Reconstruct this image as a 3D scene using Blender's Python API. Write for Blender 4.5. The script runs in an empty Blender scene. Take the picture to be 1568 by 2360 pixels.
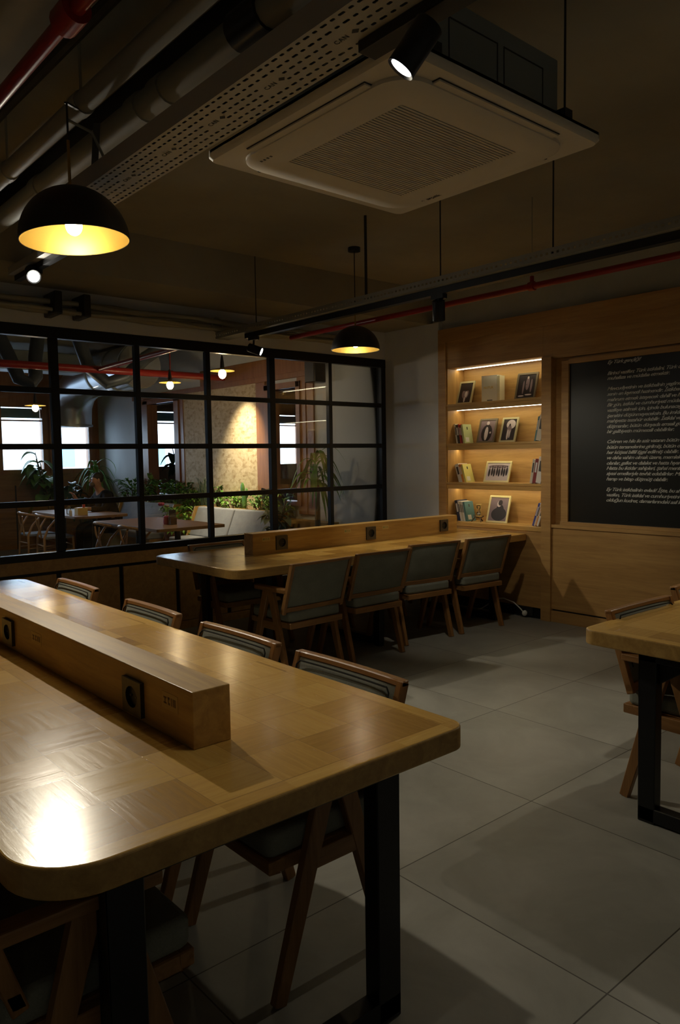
import bpy, bmesh, math, random
from mathutils import Vector, Matrix, Euler
random.seed(7)
sc = bpy.context.scene
COL = sc.collection
PI = math.pi

# ------------------------------------------------------------------ camera
cam_d = bpy.data.cameras.new('camera'); cam = bpy.data.objects.new('camera', cam_d); COL.objects.link(cam)
YAW, PITCH, ROLL = .711619, .0724343, .0156093
_f = Vector((math.sin(YAW), math.cos(YAW), 0)); _r = Vector((math.cos(YAW), -math.sin(YAW), 0)); _d = Vector((0, 0, -1))
_f2 = _f*math.cos(PITCH)+_d*math.sin(PITCH); _d2 = _d*math.cos(PITCH)-_f*math.sin(PITCH)
_r3 = _r*math.cos(ROLL)+_d2*math.sin(ROLL); _d3 = _d2*math.cos(ROLL)-_r*math.sin(ROLL)
_u = -_d3; _b = -_f2
cam.matrix_world = Matrix(((_r3.x, _u.x, _b.x, 0), (_r3.y, _u.y, _b.y, 0), (_r3.z, _u.z, _b.z, 1.5), (0, 0, 0, 1)))
cam_d.sensor_fit = 'VERTICAL'; cam_d.sensor_height = 24; cam_d.lens = 24*1744.6/2360
cam_d.clip_start = .05; cam_d.clip_end = 200
sc.camera = cam

# ------------------------------------------------------------------ world, exposure
sc.view_settings.view_transform = 'Standard'; sc.view_settings.look = 'None'
sc.view_settings.exposure = 0.0; sc.view_settings.gamma = 1.0; sc.view_settings.use_curve_mapping = False
w = bpy.data.worlds.new('daylight'); sc.world = w; w.use_nodes = True
wb = w.node_tree.nodes['Background']; wb.inputs[0].default_value = (.66, .82, 1.0, 1); wb.inputs[1].default_value = 10.0
sc.cycles.use_denoising = True
sc.cycles.max_bounces = 8; sc.cycles.diffuse_bounces = 4; sc.cycles.glossy_bounces = 4
sc.cycles.transparent_max_bounces = 12; sc.cycles.sample_clamp_indirect = 3.0
sc.cycles.caustics_reflective = False; sc.cycles.caustics_refractive = False

def light(name, kind, loc, energy, color, target=None, **kw):
    d = bpy.data.lights.new(name, kind); d.energy = energy; d.color = color
    for k, v in kw.items(): setattr(d, k, v)
    o = bpy.data.objects.new(name, d); COL.objects.link(o); o.location = loc
    if target is not None:
        o.rotation_euler = (Vector(target)-Vector(loc)).to_track_quat('-Z', 'Y').to_euler()
    return o
WARM = (1.0, .80, .55); WARM2 = (1.0, .90, .70)
# daylight portals in the window openings (portals only guide the sky light)
for nm, loc, rot, sx, sy in (('portal', (4.84, 13.62, 1.9), (PI/2, 0, 0), 1.7, 1.3), ('portal', (2.6, 13.62, 1.9), (PI/2, 0, 0), 2.5, 1.3), ('portal', (8.75, 13.62, 1.95), (PI/2, 0, 0), 3.9, 1.3)):
    o = light(nm, 'AREA', loc, 1, (1, 1, 1)); o.data.shape = 'RECTANGLE'; o.data.size = sx; o.data.size_y = sy; o.rotation_euler = rot
    o.data.cycles.is_portal = True
    if loc[1] > 13: o.rotation_euler = (-PI/2, 0, 0)
# track spotlights of the room, plus two added fill lamps (each has its modelled head below)
SPOTS = dict(
    camera_side=((1.312, 1.286, 2.395), (.75, 2.2, .775), 8, 84),
    window_end=((1.69, 4.80, 2.635), (1.45, 1.9, .3), 126, 100),
    glass_side=((3.69, 5.235, 2.365), (4.8, 3.6, .2), 46, 92),
    board_side=((3.70, 3.29, 2.35), (5.2, 4.1, .9), 20, 80),
    hall_side=((4.65, 1.55, 2.47), (2.95, 1.7, 0.0), 34, 84),
    fill_left=((-.9, -1.2, 2.45), (-.9, -1.4, 0), 14, 100), fill_right=((2.6, -1.6, 2.45), (3.2, -1.2, 0), 30, 110),  # unseen fill lamps added behind the camera to raise the bounce light
)
for k, (loc, tgt, e, ang) in SPOTS.items():
    light('spot_'+k, 'SPOT', loc, e, WARM2, tgt, spot_size=math.radians(ang), spot_blend=.55, shadow_soft_size=.02)
PENDANTS = [(1.13, 2.80, 2.31), (4.16, 4.60, 2.36)]
for (x, y, z), e in zip(PENDANTS, (10, 11)):
    light('pendant_glow', 'POINT', (x, y, z+.055), e, (1.0, .74, .34), shadow_soft_size=.03)
BULBS = [(3.55, 10.25, 2.21), (4.51, 8.35, 2.40), (4.38, 6.96, 2.40)]
for p in BULBS:
    light('bulb_glow', 'POINT', (p[0], p[1], p[2]-.06), 9, (1.0, .70, .36), shadow_soft_size=.035)
light('spot_panel', 'SPOT', (5.25, 8.50, 2.70), 330, (1.0, .82, .52), (5.8, 8.66, 1.10), spot_size=math.radians(66), spot_blend=1.0, shadow_soft_size=.03)

# ------------------------------------------------------------------ materials
M = {}
def mat(name, col=(.5, .5, .5), rough=.5, metal=0.0, emis=None, est=0.0, spec=None):
    m = bpy.data.materials.new(name); m.use_nodes = True; b = m.node_tree.nodes['Principled BSDF']
    b.inputs['Base Color'].default_value = (*col, 1); b.inputs['Roughness'].default_value = rough; b.inputs['Metallic'].default_value = metal
    if spec is not None: b.inputs['Specular IOR Level'].default_value = spec
    if emis: b.inputs['Emission Color'].default_value = (*emis, 1); b.inputs['Emission Strength'].default_value = est
    M[name] = m; return m
class NT:
    def __init__(s, m): s.t = m.node_tree; s.b = s.t.nodes['Principled BSDF']
    def n(s, typ, ins=None, **kw):
        nd = s.t.nodes.new(typ)
        for k, v in kw.items(): setattr(nd, k, v)
        for k, v in (ins or {}).items():
            if isinstance(v, bpy.types.NodeSocket): s.t.links.new(v, nd.inputs[k])
            else: nd.inputs[k].default_value = v
        return nd
    def link(s, a, b): s.t.links.new(a, b)
    def ramp(s, fac, stops):
        r = s.n('ShaderNodeValToRGB', {0: fac}); e = r.color_ramp.elements
        while len(e) < len(stops): e.new(.5)
        for i, (p, c) in enumerate(stops): e[i].position = p; e[i].color = (*c, 1)
        return r.outputs[0]
    def math(s, op, a, b=0.0, c=None):
        ins = {0: a, 1: b}
        if c is not None: ins[2] = c
        return s.n('ShaderNodeMath', ins, operation=op).outputs[0]
    def bump(s, h, strength=.2, dist=.01):
        bp = s.n('ShaderNodeBump', {'Height': h, 'Strength': strength, 'Distance': dist}); s.link(bp.outputs[0], s.b.inputs['Normal'])
    def mix(s, f, a, b):
        nd = s.n('ShaderNodeMix', None, data_type='RGBA')
        for i, v in ((0, f), (6, a), (7, b)):
            if isinstance(v, bpy.types.NodeSocket): s.link(v, nd.inputs[i])
            else: nd.inputs[i].default_value = v if i == 0 else (*v, 1)
        return nd.outputs[2]
def wood(name, dark, light_, rough=.4, axis='x', scale=1.0, seed=0.0, coat=0.0):
    m = mat(name, light_, rough); t = NT(m)
    co = t.n('ShaderNodeTexCoord').outputs['Object']
    s = {'x': (1.2, 16, 16), 'y': (16, 1.2, 16), 'z': (16, 16, 1.2)}[axis]
    mp = t.n('ShaderNodeMapping', {0: co, 1: (seed, seed*.7, seed*.3), 3: tuple(k*scale for k in s)}).outputs[0]
    n1 = t.n('ShaderNodeTexNoise', {'Vector': mp, 'Scale': 1.0, 'Detail': 6.0, 'Roughness': .6, 'Distortion': 1.2}).outputs[0]
    mp2 = t.n('ShaderNodeMapping', {0: co, 3: tuple(k*scale*5 for k in s)}).outputs[0]
    n2 = t.n('ShaderNodeTexNoise', {'Vector': mp2, 'Scale': 1.0, 'Detail': 3.0, 'Roughness': .7}).outputs[0]
    h = t.math('ADD', t.math('MULTIPLY', n1, .7), t.math('MULTIPLY', n2, .3))
    c = t.ramp(h, [(.32, dark), (.66, light_)])
    t.link(c, t.b.inputs['Base Color'])
    r = t.math('MULTIPLY_ADD', h, .25, rough-.12); t.link(r, t.b.inputs['Roughness'])
    t.bump(h, .12, .004)
    return m
OAKD, OAKL = (.36, .20, .052), (.60, .37, .112)
for a in 'xyz': wood('oak_'+a, OAKD, OAKL, .42, a)
wood('wall_oak', (.36, .19, .062), (.56, .33, .115), .45, 'y', .8)
wood('wall_oak_v', (.36, .19, .062), (.56, .33, .115), .45, 'z', .8, 3.1)
wood('teak_y', (.21, .095, .028), (.38, .19, .062), .38, 'y', 1.5, 1.3)
wood('teak_z', (.21, .095, .028), (.38, .19, .062), .38, 'z', 1.5, 2.2)
wood('teak_x', (.21, .095, .028), (.38, .19, .062), .38, 'x', 1.5, 4.2)
wood('dining_oak', (.16, .075, .03), (.26, .13, .055), .55, 'y', 1.0, 5.0)
wood('ash_z', (.40, .21, .085), (.62, .36, .16), .35, 'z', 1.3, 2.0)
wood('frame_wood', (.22, .09, .03), (.36, .16, .06), .4, 'z', 1.0, 1.0)

def parquet(name, hx, hy, ox, oy):
    """basket-weave oak blocks with a mitred border, in the table's own coordinates"""
    m = mat(name, OAKL, .26); t = NT(m)
    co = t.n('ShaderNodeTexCoord').outputs['Object']
    sp = t.n('ShaderNodeSeparateXYZ', {0: co}); x, y = sp.outputs[0], sp.outputs[1]
    c = .1745
    u = t.math('DIVIDE', t.math('ADD', x, ox), c); v = t.math('DIVIDE', t.math('ADD', y, oy), c)
    iu = t.math('FLOOR', u); iv = t.math('FLOOR', v)
    par = t.math('ABSOLUTE', t.math('MODULO', t.math('ADD', iu, iv), 2.0))
    ax = t.math('SUBTRACT', t.math('ABSOLUTE', x), hx-.05); ay = t.math('SUBTRACT', t.math('ABSOLUTE', y), hy-.05)
    bx = t.math('GREATER_THAN', ax, 0.0); by = t.math('GREATER_THAN', ay, 0.0)
    border = t.math('MAXIMUM', bx, by)
    alongy = t.math('GREATER_THAN', ax, ay)          # border strips run with their edge
    di = t.mix(border, (0, 0, 0), (1, 1, 1))
    dirn = t.math('ADD', t.math('MULTIPLY', par, t.math('SUBTRACT', 1.0, border)), t.math('MULTIPLY', alongy, border))
    cid = t.n('ShaderNodeCombineXYZ', {0: iu, 1: iv, 2: border}).outputs[0]
    wn = t.n('ShaderNodeTexWhiteNoise', {0: cid}, noise_dimensions='3D')
    off = t.n('ShaderNodeVectorMath', {0: wn.outputs['Color'], 1: (9, 9, 9)}, operation='MULTIPLY').outputs[0]
    p = t.n('ShaderNodeVectorMath', {0: co, 1: off}, operation='ADD').outputs[0]
    pa = t.n('ShaderNodeMapping', {0: p, 3: (5, 70, 5)}).outputs[0]; pb = t.n('ShaderNodeMapping', {0: p, 3: (70, 5, 5)}).outputs[0]
    na = t.n('ShaderNodeTexNoise', {'Vector': pa, 'Scale': 1.0, 'Detail': 5.0, 'Roughness': .65, 'Distortion': .8}).outputs[0]
    nb = t.n('ShaderNodeTexNoise', {'Vector': pb, 'Scale': 1.0, 'Detail': 5.0, 'Roughness': .65, 'Distortion': .8}).outputs[0]
    g = t.math('ADD', t.math('MULTIPLY', nb, dirn), t.math('MULTIPLY', na, t.math('SUBTRACT', 1.0, dirn)))
    rnd = t.math('MULTIPLY', wn.outputs['Value'], t.math('SUBTRACT', 1.0, t.math('MULTIPLY', border, .6)))
    tone = t.math('ADD', t.math('MULTIPLY', g, .60), t.math('MULTIPLY', rnd, .42))
    colr = t.ramp(tone, [(.20, (.78, .49, .135)), (.45, (.62, .36, .085)), (.78, (.38, .20, .040))])
    fu = t.math('ABSOLUTE', t.math('SUBTRACT', t.math('FRACT', u), .5)); fv = t.math('ABSOLUTE', t.math('SUBTRACT', t.math('FRACT', v), .5))
    seam = t.math('MULTIPLY', t.math('GREATER_THAN', t.math('MAXIMUM', fu, fv), .494), t.math('SUBTRACT', 1.0, border))
    t.link(t.mix(t.math('MULTIPLY', seam, .45), colr, (.18, .09, .03)), t.b.inputs['Base Color'])
    t.link(t.math('MULTIPLY_ADD', g, .20, .14), t.b.inputs['Roughness'])
    hh = t.math('SUBTRACT', g, t.math('MULTIPLY', seam, .6))
    t.bump(hh, .14, .0018)
    t.b.inputs['Specular IOR Level'].default_value = .35; t.b.inputs['Coat Weight'].default_value = .16; t.b.inputs['Coat Roughness'].default_value = .14
    t.link(t.b.inputs['Normal'].links[0].from_socket, t.b.inputs['Coat Normal'])
    return m

def plaster(name, c1, c2, scale=1.5, rough=.85, bump=.15):
    m = mat(name, c1, rough); t = NT(m)
    co = t.n('ShaderNodeTexCoord').outputs['Object']
    n1 = t.n('ShaderNodeTexNoise', {'Vector': co, 'Scale': scale, 'Detail': 8.0, 'Roughness': .62}).outputs[0]
    t.link(t.ramp(n1, [(.3, c1), (.7, c2)]), t.b.inputs['Base Color'])
    n2 = t.n('ShaderNodeTexNoise', {'Vector': co, 'Scale': scale*9, 'Detail': 5.0}).outputs[0]
    t.bump(n2, bump, .01); return m
plaster('ceiling_paint', (.29, .27, .215), (.37, .35, .285), 1.2)
plaster('grey_wall', (.60, .63, .67), (.68, .71, .74), 2.0, .8, .08)
plaster('concrete', (.42, .43, .38), (.54, .54, .48), 1.6)
# floor tiles
m = mat('floor_tile', (.3, .3, .27), .42); t = NT(m)
co = t.n('ShaderNodeTexCoord').outputs['Object']; sp = t.n('ShaderNodeSeparateXYZ', {0: co})
T = .836
u = t.math('DIVIDE', t.math('SUBTRACT', sp.outputs[0], 2.69), T); v = t.math('DIVIDE', t.math('SUBTRACT', sp.outputs[1], 1.88), T)
fu = t.math('ABSOLUTE', t.math('SUBTRACT', t.math('FRACT', u), .5)); fv = t.math('ABSOLUTE', t.math('SUBTRACT', t.math('FRACT', v), .5))
seam = t.math('GREATER_THAN', t.math('MAXIMUM', fu, fv), .4972)
cid = t.n('ShaderNodeCombineXYZ', {0: t.math('FLOOR', u), 1: t.math('FLOOR', v), 2: 0.0}).outputs[0]
wn = t.n('ShaderNodeTexWhiteNoise', {0: cid}, noise_dimensions='3D')
p = t.n('ShaderNodeVectorMath', {0: co, 1: t.n('ShaderNodeVectorMath', {0: wn.outputs['Color'], 1: (7, 7, 7)}, operation='MULTIPLY').outputs[0]}, operation='ADD').outputs[0]
n1 = t.n('ShaderNodeTexNoise', {'Vector': p, 'Scale': 2.2, 'Detail': 9.0, 'Roughness': .62, 'Distortion': .5}).outputs[0]
n2 = t.n('ShaderNodeTexNoise', {'Vector': co, 'Scale': 60.0, 'Detail': 3.0}).outputs[0]
tone = t.math('ADD', t.math('MULTIPLY', n1, .9), t.math('MULTIPLY', wn.outputs['Value'], .1))
c = t.ramp(tone, [(.35, (.235, .23, .20)), (.68, (.36, .35, .305))])
t.link(t.mix(seam, c, (.06, .055, .045)), t.b.inputs['Base Color'])
t.link(t.math('MULTIPLY_ADD', n1, .3, .30), t.b.inputs['Roughness'])
t.bump(t.math('SUBTRACT', t.math('MULTIPLY', n2, .1), t.math('MULTIPLY', seam, 1.0)), .25, .003)

def fabric(name, c1, c2, sc_=220):
    m = mat(name, c1, .9, spec=.25); t = NT(m)
    co = t.n('ShaderNodeTexCoord').outputs['Object']
    n = t.n('ShaderNodeTexNoise', {'Vector': co, 'Scale': float(sc_), 'Detail': 2.0}).outputs[0]
    n2 = t.n('ShaderNodeTexNoise', {'Vector': co, 'Scale': 9.0, 'Detail': 3.0}).outputs[0]
    f = t.math('ADD', t.math('MULTIPLY', n, .5), t.math('MULTIPLY', n2, .5))
    t.link(t.ramp(f, [(.35, c1), (.65, c2)]), t.b.inputs['Base Color']); t.bump(n, .3, .002); return m
fabric('grey_fabric', (.19, .195, .16), (.25, .255, .21))
fabric('piping', (.02, .022, .02), (.03, .032, .03))
fabric('bench_fabric', (.30, .31, .34), (.38, .39, .42), 90)
fabric('black_cloth', (.006, .007, .012), (.012, .013, .02), 90)
fabric('navy_cloth', (.008, .010, .018), (.014, .016, .028), 90)
mat('black_steel', (.012, .012, .013), .38, .3)
mat('black_paint', (.008, .008, .009), .45)
mat('black_plastic', (.02, .02, .02), .3)
mat('bronze_plate', (.10, .085, .065), .35, .4)
mat('red_paint', (.30, .018, .014), .34)
mat('pipe_paint', (.34, .33, .27), .6)
mat('dark_cable', (.03, .03, .028), .6)
mat('tray_metal', (.50, .48, .42), .5, .2)
mat('channel_metal', (.34, .33, .28), .55, .2); mat('tray_inside', (.05, .05, .045), .7)
mat('brass', (.52, .36, .10), .32, .9)
mat('gold_inside', (.80, .56, .14), .42, .75)
mat('shade_black', (.022, .021, .02), .42)
mat('ac_white', (.66, .62, .54), .5)
mat('ac_line', (.03, .03, .028), .6)
mat('galvanised', (.30, .34, .35), .45, .5)
mat('duct_silver', (.62, .66, .70), .28, .9)
mat('duct_dark', (.10, .12, .15), .45, .5)
mat('board_black', (.012, .013, .012), .35)
mat('chalk', (.66, .66, .60), .8)
mat('white_plastic', (.75, .74, .70), .4)
mat('led', (1, 1, 1), .5, emis=(1.0, .92, .66), est=9)
mat('bulb', (1, 1, 1), .5, emis=(1.0, .86, .58), est=60)
mat('bulb_far', (1, 1, 1), .5, emis=(1.0, .80, .48), est=30)
mat('lens', (1, 1, 1), .5, emis=(1.0, .93, .80), est=40)
mat('lens_bright', (1, 1, 1), .5, emis=(1.0, .95, .84), est=160)
mat('lens_off', (.10, .10, .10), .2)
mat('skin', (.46, .25, .17), .5); mat('hair', (.03, .025, .022), .7); mat('beard', (.16, .13, .11), .8)
mat('pot_brown', (.22, .09, .045), .6); mat('soil', (.04, .028, .018), .9); mat('stem', (.13, .10, .05), .7)
mat('paper_white', (.72, .70, .64), .6); mat('pages', (.66, .60, .42), .8)
for nm, c in dict(red=(.45, .05, .04), darkred=(.22, .03, .03), orange=(.70, .28, .06), navy=(.03, .04, .09), blue=(.05, .07, .36), charcoal=(.06, .055, .05), cream=(.60, .56, .46), green=(.48, .54, .28), yellow=(.66, .60, .20), teal=(.10, .22, .24), gold=(.62, .46, .16), pink=(.62, .10, .22), grey=(.25, .25, .24), white=(.72, .71, .68), brown=(.10, .05, .025)).items():
    mat('c_'+nm, c, .5)
mat('frame_champagne', (.50, .44, .26), .35, .3); mat('frame_bronze', (.16, .125, .085), .4, .3); mat('frame_gold', (.72, .62, .32), .35, .4)
mat('photo_dark', (.025, .018, .022), .35); mat('photo_mid', (.20, .14, .16), .35); mat('photo_light', (.52, .44, .46), .35)
mat('label_beige', (.58, .40, .15), .6); mat('label_ink', (.24, .15, .06), .6); mat('label_green', (.26, .30, .12), .6)
mat('building_pale', (.70, .74, .78), .8); mat('building_teal', (.25, .45, .50), .7); mat('asphalt', (.25, .26, .28), .9)
def leafmat(name, a, b):
    m = mat(name, a, .45); t = NT(m); co = t.n('ShaderNodeTexCoord').outputs['Object']
    n = t.n('ShaderNodeTexNoise', {'Vector': co, 'Scale': 6.0, 'Detail': 3.0}).outputs[0]
    t.link(t.ramp(n, [(.35, a), (.65, b)]), t.b.inputs['Base Color']); return m
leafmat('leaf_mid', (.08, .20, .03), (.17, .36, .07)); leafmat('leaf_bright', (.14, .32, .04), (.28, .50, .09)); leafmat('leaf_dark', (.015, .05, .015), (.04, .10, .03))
leafmat('leaf_grey', (.08, .13, .08), (.15, .20, .13))
# OSB panel
m = mat('osb', (.6, .46, .27), .7); t = NT(m); co = t.n('ShaderNodeTexCoord').outputs['Object']
mp = t.n('ShaderNodeMapping', {0: co, 3: (1, 16, 26)}).outputs[0]
vo = t.n('ShaderNodeTexVoronoi', {'Vector': mp, 'Scale': 1.0, 'Randomness': 1.0})
n = t.n('ShaderNodeTexNoise', {'Vector': co, 'Scale': 25.0, 'Detail': 4.0}).outputs[0]
f = t.math('ADD', t.math('MULTIPLY', vo.outputs['Color'], .45), t.math('MULTIPLY', n, .55))
t.link(t.ramp(f, [(.25, (.42, .29, .15)), (.5, (.66, .52, .33)), (.8, (.76, .63, .44))]), t.b.inputs['Base Color']); t.bump(f, .4, .006)
# clear glass: lets light through, mirrors by the angle
def glassmat(name, tint):
    m = bpy.data.materials.new(name); m.use_nodes = True; nt = m.node_tree; nt.nodes.clear()
    o = nt.nodes.new('ShaderNodeOutputMaterial'); tr = nt.nodes.new('ShaderNodeBsdfTransparent'); gl = nt.nodes.new('ShaderNodeBsdfGlossy')
    mx = nt.nodes.new('ShaderNodeMixShader'); fr = nt.nodes.new('ShaderNodeFresnel'); fr.inputs[0].default_value = 1.45
    tr.inputs[0].default_value = (*tint, 1); gl.inputs['Roughness'].default_value = .02
    nt.links.new(fr.outputs[0], mx.inputs[0]); nt.links.new(tr.outputs[0], mx.inputs[1]); nt.links.new(gl.outputs[0], mx.inputs[2]); nt.links.new(mx.outputs[0], o.inputs[0])
    M[name] = m
glassmat('glass', (.93, .95, .96)); glassmat('glass_clear', (.97, .98, .98))

# ------------------------------------------------------------------ mesh builder
def wloc(o):
    v = Vector((0, 0, 0))
    while o is not None: v += o.location; o = o.parent
    return v
class MB:
    def __init__(s): s.v = []; s.f = []; s.mi = []; s.cur = 0; s.xf = None
    def use(s, i): s.cur = i; return s
    def add(s, vs, fs):
        k = len(s.v)
        for p in vs:
            p = Vector(p); s.v.append(s.xf @ p if s.xf is not None else p)
        for f in fs: s.f.append([i+k for i in f]); s.mi.append(s.cur)
        return s
    def box(s, x0, x1, y0, y1, z0, z1):
        return s.add([(x0, y0, z0), (x1, y0, z0), (x1, y1, z0), (x0, y1, z0), (x0, y0, z1), (x1, y0, z1), (x1, y1, z1), (x0, y1, z1)],
                     [(0, 3, 2, 1), (4, 5, 6, 7), (0, 1, 5, 4), (1, 2, 6, 5), (2, 3, 7, 6), (3, 0, 4, 7)])
    def bar(s, p, q, w, h, up=(0, 0, 1), w2=None, h2=None):
        p = Vector(p); q = Vector(q); d = (q-p).normalized(); u = Vector(up)
        a = d.cross(u)
        if a.length < 1e-4: a = d.cross(Vector((1, 0, 0)))
        a.normalize(); b = a.cross(d).normalized(); w2 = w if w2 is None else w2; h2 = h if h2 is None else h2
        vs = [c+a*i*ww/2+b*j*hh/2 for c, ww, hh in ((p, w, h), (q, w2, h2)) for i, j in ((-1, -1), (1, -1), (1, 1), (-1, 1))]
        return s.add(vs, [(3, 2, 1, 0), (4, 5, 6, 7), (0, 1, 5, 4), (1, 2, 6, 5), (2, 3, 7, 6), (3, 0, 4, 7)])
    def tube(s, pts, r, n=10, cap=True):
        pts = [Vector(p) for p in pts]; rs = r if isinstance(r, (list, tuple)) else [r]*len(pts); vs = []; fs = []
        t0 = (pts[1]-pts[0]).normalized(); a = t0.cross(Vector((0, 0, 1)))
        if a.length < .1: a = t0.cross(Vector((1, 0, 0)))
        a.normalize()
        for i, p in enumerate(pts):
            t_ = (pts[min(i+1, len(pts)-1)]-pts[max(i-1, 0)]).normalized()
            a = (a-t_*a.dot(t_)).normalized(); b = t_.cross(a)
            vs += [p+(a*math.cos(2*PI*k/n)+b*math.sin(2*PI*k/n))*rs[i] for k in range(n)]
        for i in range(len(pts)-1):
            for k in range(n): fs.append((i*n+k, i*n+(k+1) % n, (i+1)*n+(k+1) % n, (i+1)*n+k))
        if cap: fs.append(tuple(range(n-1, -1, -1))); fs.append(tuple((len(pts)-1)*n+k for k in range(n)))
        return s.add(vs, fs)
    def lathe(s, prof, c=(0, 0, 0), n=32, mtx=None):
        vs = []; fs = []; c = Vector(c)
        for r, z in prof:
            for k in range(n):
                p = Vector((r*math.cos(2*PI*k/n), r*math.sin(2*PI*k/n), z)); p = mtx @ p if mtx else p; vs.append(p+c)
        for i in range(len(prof)-1):
            for k in range(n): fs.append((i*n+k, i*n+(k+1) % n, (i+1)*n+(k+1) % n, (i+1)*n+k))
        return s.add(vs, fs)
    def prism(s, poly, z0, z1):
        n = len(poly); vs = [(x, y, z0) for x, y in poly]+[(x, y, z1) for x, y in poly]
        return s.add(vs, [tuple(range(n-1, -1, -1)), tuple(range(n, 2*n))]+[(i, (i+1) % n, n+(i+1) % n, n+i) for i in range(n)])
    def ell(s, c, r, n=14, m=9):
        c = Vector(c); r = (r, r, r) if not isinstance(r, (tuple, list)) else r; vs = []; fs = []
        for i in range(m+1):
            th = PI*i/m
            for k in range(n): vs.append(c+Vector((r[0]*math.sin(th)*math.cos(2*PI*k/n), r[1]*math.sin(th)*math.sin(2*PI*k/n), r[2]*math.cos(th))))
        for i in range(m):
            for k in range(n): fs.append((i*n+k, (i+1)*n+k, (i+1)*n+(k+1) % n, i*n+(k+1) % n))
        return s.add(vs, fs)
    def build(s, name, mats, parent=None, smooth=False, bevel=0, seg=2, solid=0, loc=None):
        off = wloc(parent) if parent is not None else Vector(loc or (0, 0, 0))
        me = bpy.data.meshes.new(name); me.from_pydata([tuple(p-off) for p in s.v], [], s.f)
        for mn in ([mats] if isinstance(mats, str) else mats): me.materials.append(M[mn])
        me.polygons.foreach_set('material_index', s.mi)
        bm = bmesh.new(); bm.from_mesh(me); bmesh.ops.remove_doubles(bm, verts=bm.verts, dist=1e-5); bmesh.ops.recalc_face_normals(bm, faces=bm.faces); bm.to_mesh(me); bm.free()
        if smooth:
            me.polygons.foreach_set('use_smooth', [True]*len(me.polygons)); me.set_sharp_from_angle(angle=math.radians(40))
        me.update(); o = bpy.data.objects.new(name, me); COL.objects.link(o)
        if parent is not None: o.parent = parent
        elif loc is not None: o.location = loc
        if solid:
            md = o.modifiers.new('thickness', 'SOLIDIFY'); md.thickness = solid; md.offset = 0
        if bevel:
            md = o.modifiers.new('bevel', 'BEVEL'); md.width = bevel; md.segments = seg; md.limit_method = 'ANGLE'; md.angle_limit = math.radians(40)
        return o
def tag(o, label=None, cat=None, group=None, kind=None):
    if label: o['label'] = label
    if cat: o['category'] = cat
    if group: o['group'] = group
    if kind: o['kind'] = kind
    return o
def thing(name, loc, label, cat, group=None):
    o = bpy.data.objects.new(name, None); o.empty_display_size = .1; COL.objects.link(o); o.location = loc
    return tag(o, label, cat, group)
def copy_tree(o, parent=None):
    c = o.copy(); COL.objects.link(c); c.parent = parent
    for ch in list(o.children): copy_tree(ch, c)
    return c
def struct(o): o['kind'] = 'structure'; return o
def rrect(x0, x1, y0, y1, r, n=6, rs=None):
    rs = rs or [r]*4; P = []
    for (cx, cy, a0, rr) in ((x1-rs[0], y1-rs[0], 0, rs[0]), (x0+rs[1], y1-rs[1], PI/2, rs[1]), (x0+rs[2], y0+rs[2], PI, rs[2]), (x1-rs[3], y0+rs[3], 1.5*PI, rs[3])):
        if rr < 1e-4: P.append((cx, cy)); continue
        for k in range(n+1): a = a0+PI/2*k/n; P.append((cx+rr*math.cos(a), cy+rr*math.sin(a)))
    return P
def text_mesh(name, body, size, mtx, matn, parent, extrude=.0006, shear=0.0, align='LEFT', bold=0.0, spacing=1.0, xs=1.0):
    cu = bpy.data.curves.new(name, 'FONT'); cu.body = body; cu.size = size; cu.extrude = extrude; cu.shear = shear; cu.align_x = align; cu.offset = bold; cu.space_character = spacing; cu.resolution_u = 2
    tmp = bpy.data.objects.new(name, cu); me = bpy.data.meshes.new_from_object(tmp); bpy.data.objects.remove(tmp)
    off = wloc(parent) if parent is not None else Vector((0, 0, 0))
    me.transform(Matrix.Translation(-off) @ mtx @ Matrix.Diagonal((xs, 1, 1, 1))); me.materials.clear(); me.materials.append(M[matn])
    o = bpy.data.objects.new(name, me); COL.objects.link(o)
    if parent is not None: o.parent = parent
    return o
def join_meshes(objs, name, parent):
    bm = bmesh.new()
    for o in objs: bm.from_mesh(o.data)
    me = bpy.data.meshes.new(name); bm.to_mesh(me); bm.free(); me.materials.append(objs[0].data.materials[0])
    for o in objs: bpy.data.objects.remove(o)
    o = bpy.data.objects.new(name, me); COL.objects.link(o); o.parent = parent; return o

# ================================================================== THE SETTING
XW, YG, ZC = 5.79, 5.97, 3.17
struct(MB().box(-3, 13, -3, 13.75, -.1, 0).build('floor', 'floor_tile'))
struct(MB().box(-3, 13, -3, 13.75, ZC, ZC+.1).build('ceiling', 'ceiling_paint'))
struct(MB().box(-3.1, -3, -3, 13.75, 0, ZC).build('wall_left', 'grey_wall'))
struct(MB().box(-3.1, 6.4, -3.1, -3, 0, ZC).build('wall_back', 'grey_wall'))
# right side: plaster behind the wood, grey return beside the partition, concrete strip on top
struct(MB().box(6.12, 6.3, -3, 5.17, 0, 2.75).build('wall_right', 'grey_wall'))
struct(MB().box(5.86, 6.3, -3, 5.30, 2.75, ZC).build('wall_upper', 'concrete'))
struct(MB().box(5.80, 6.3, 5.17, YG+.03, 0, 2.83).build('wall_corner', 'grey_wall'))
b = MB().box(-3, 6.3, 5.30, YG+.30, 2.83, ZC)
struct(b.build('trim_1', 'ceiling_paint'))                        # concrete downstand beam over the partition
struct(MB().box(-3, 5.80, YG-.03, YG+.09, 2.54, 2.83).build('wall_front', 'grey_wall'))
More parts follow.
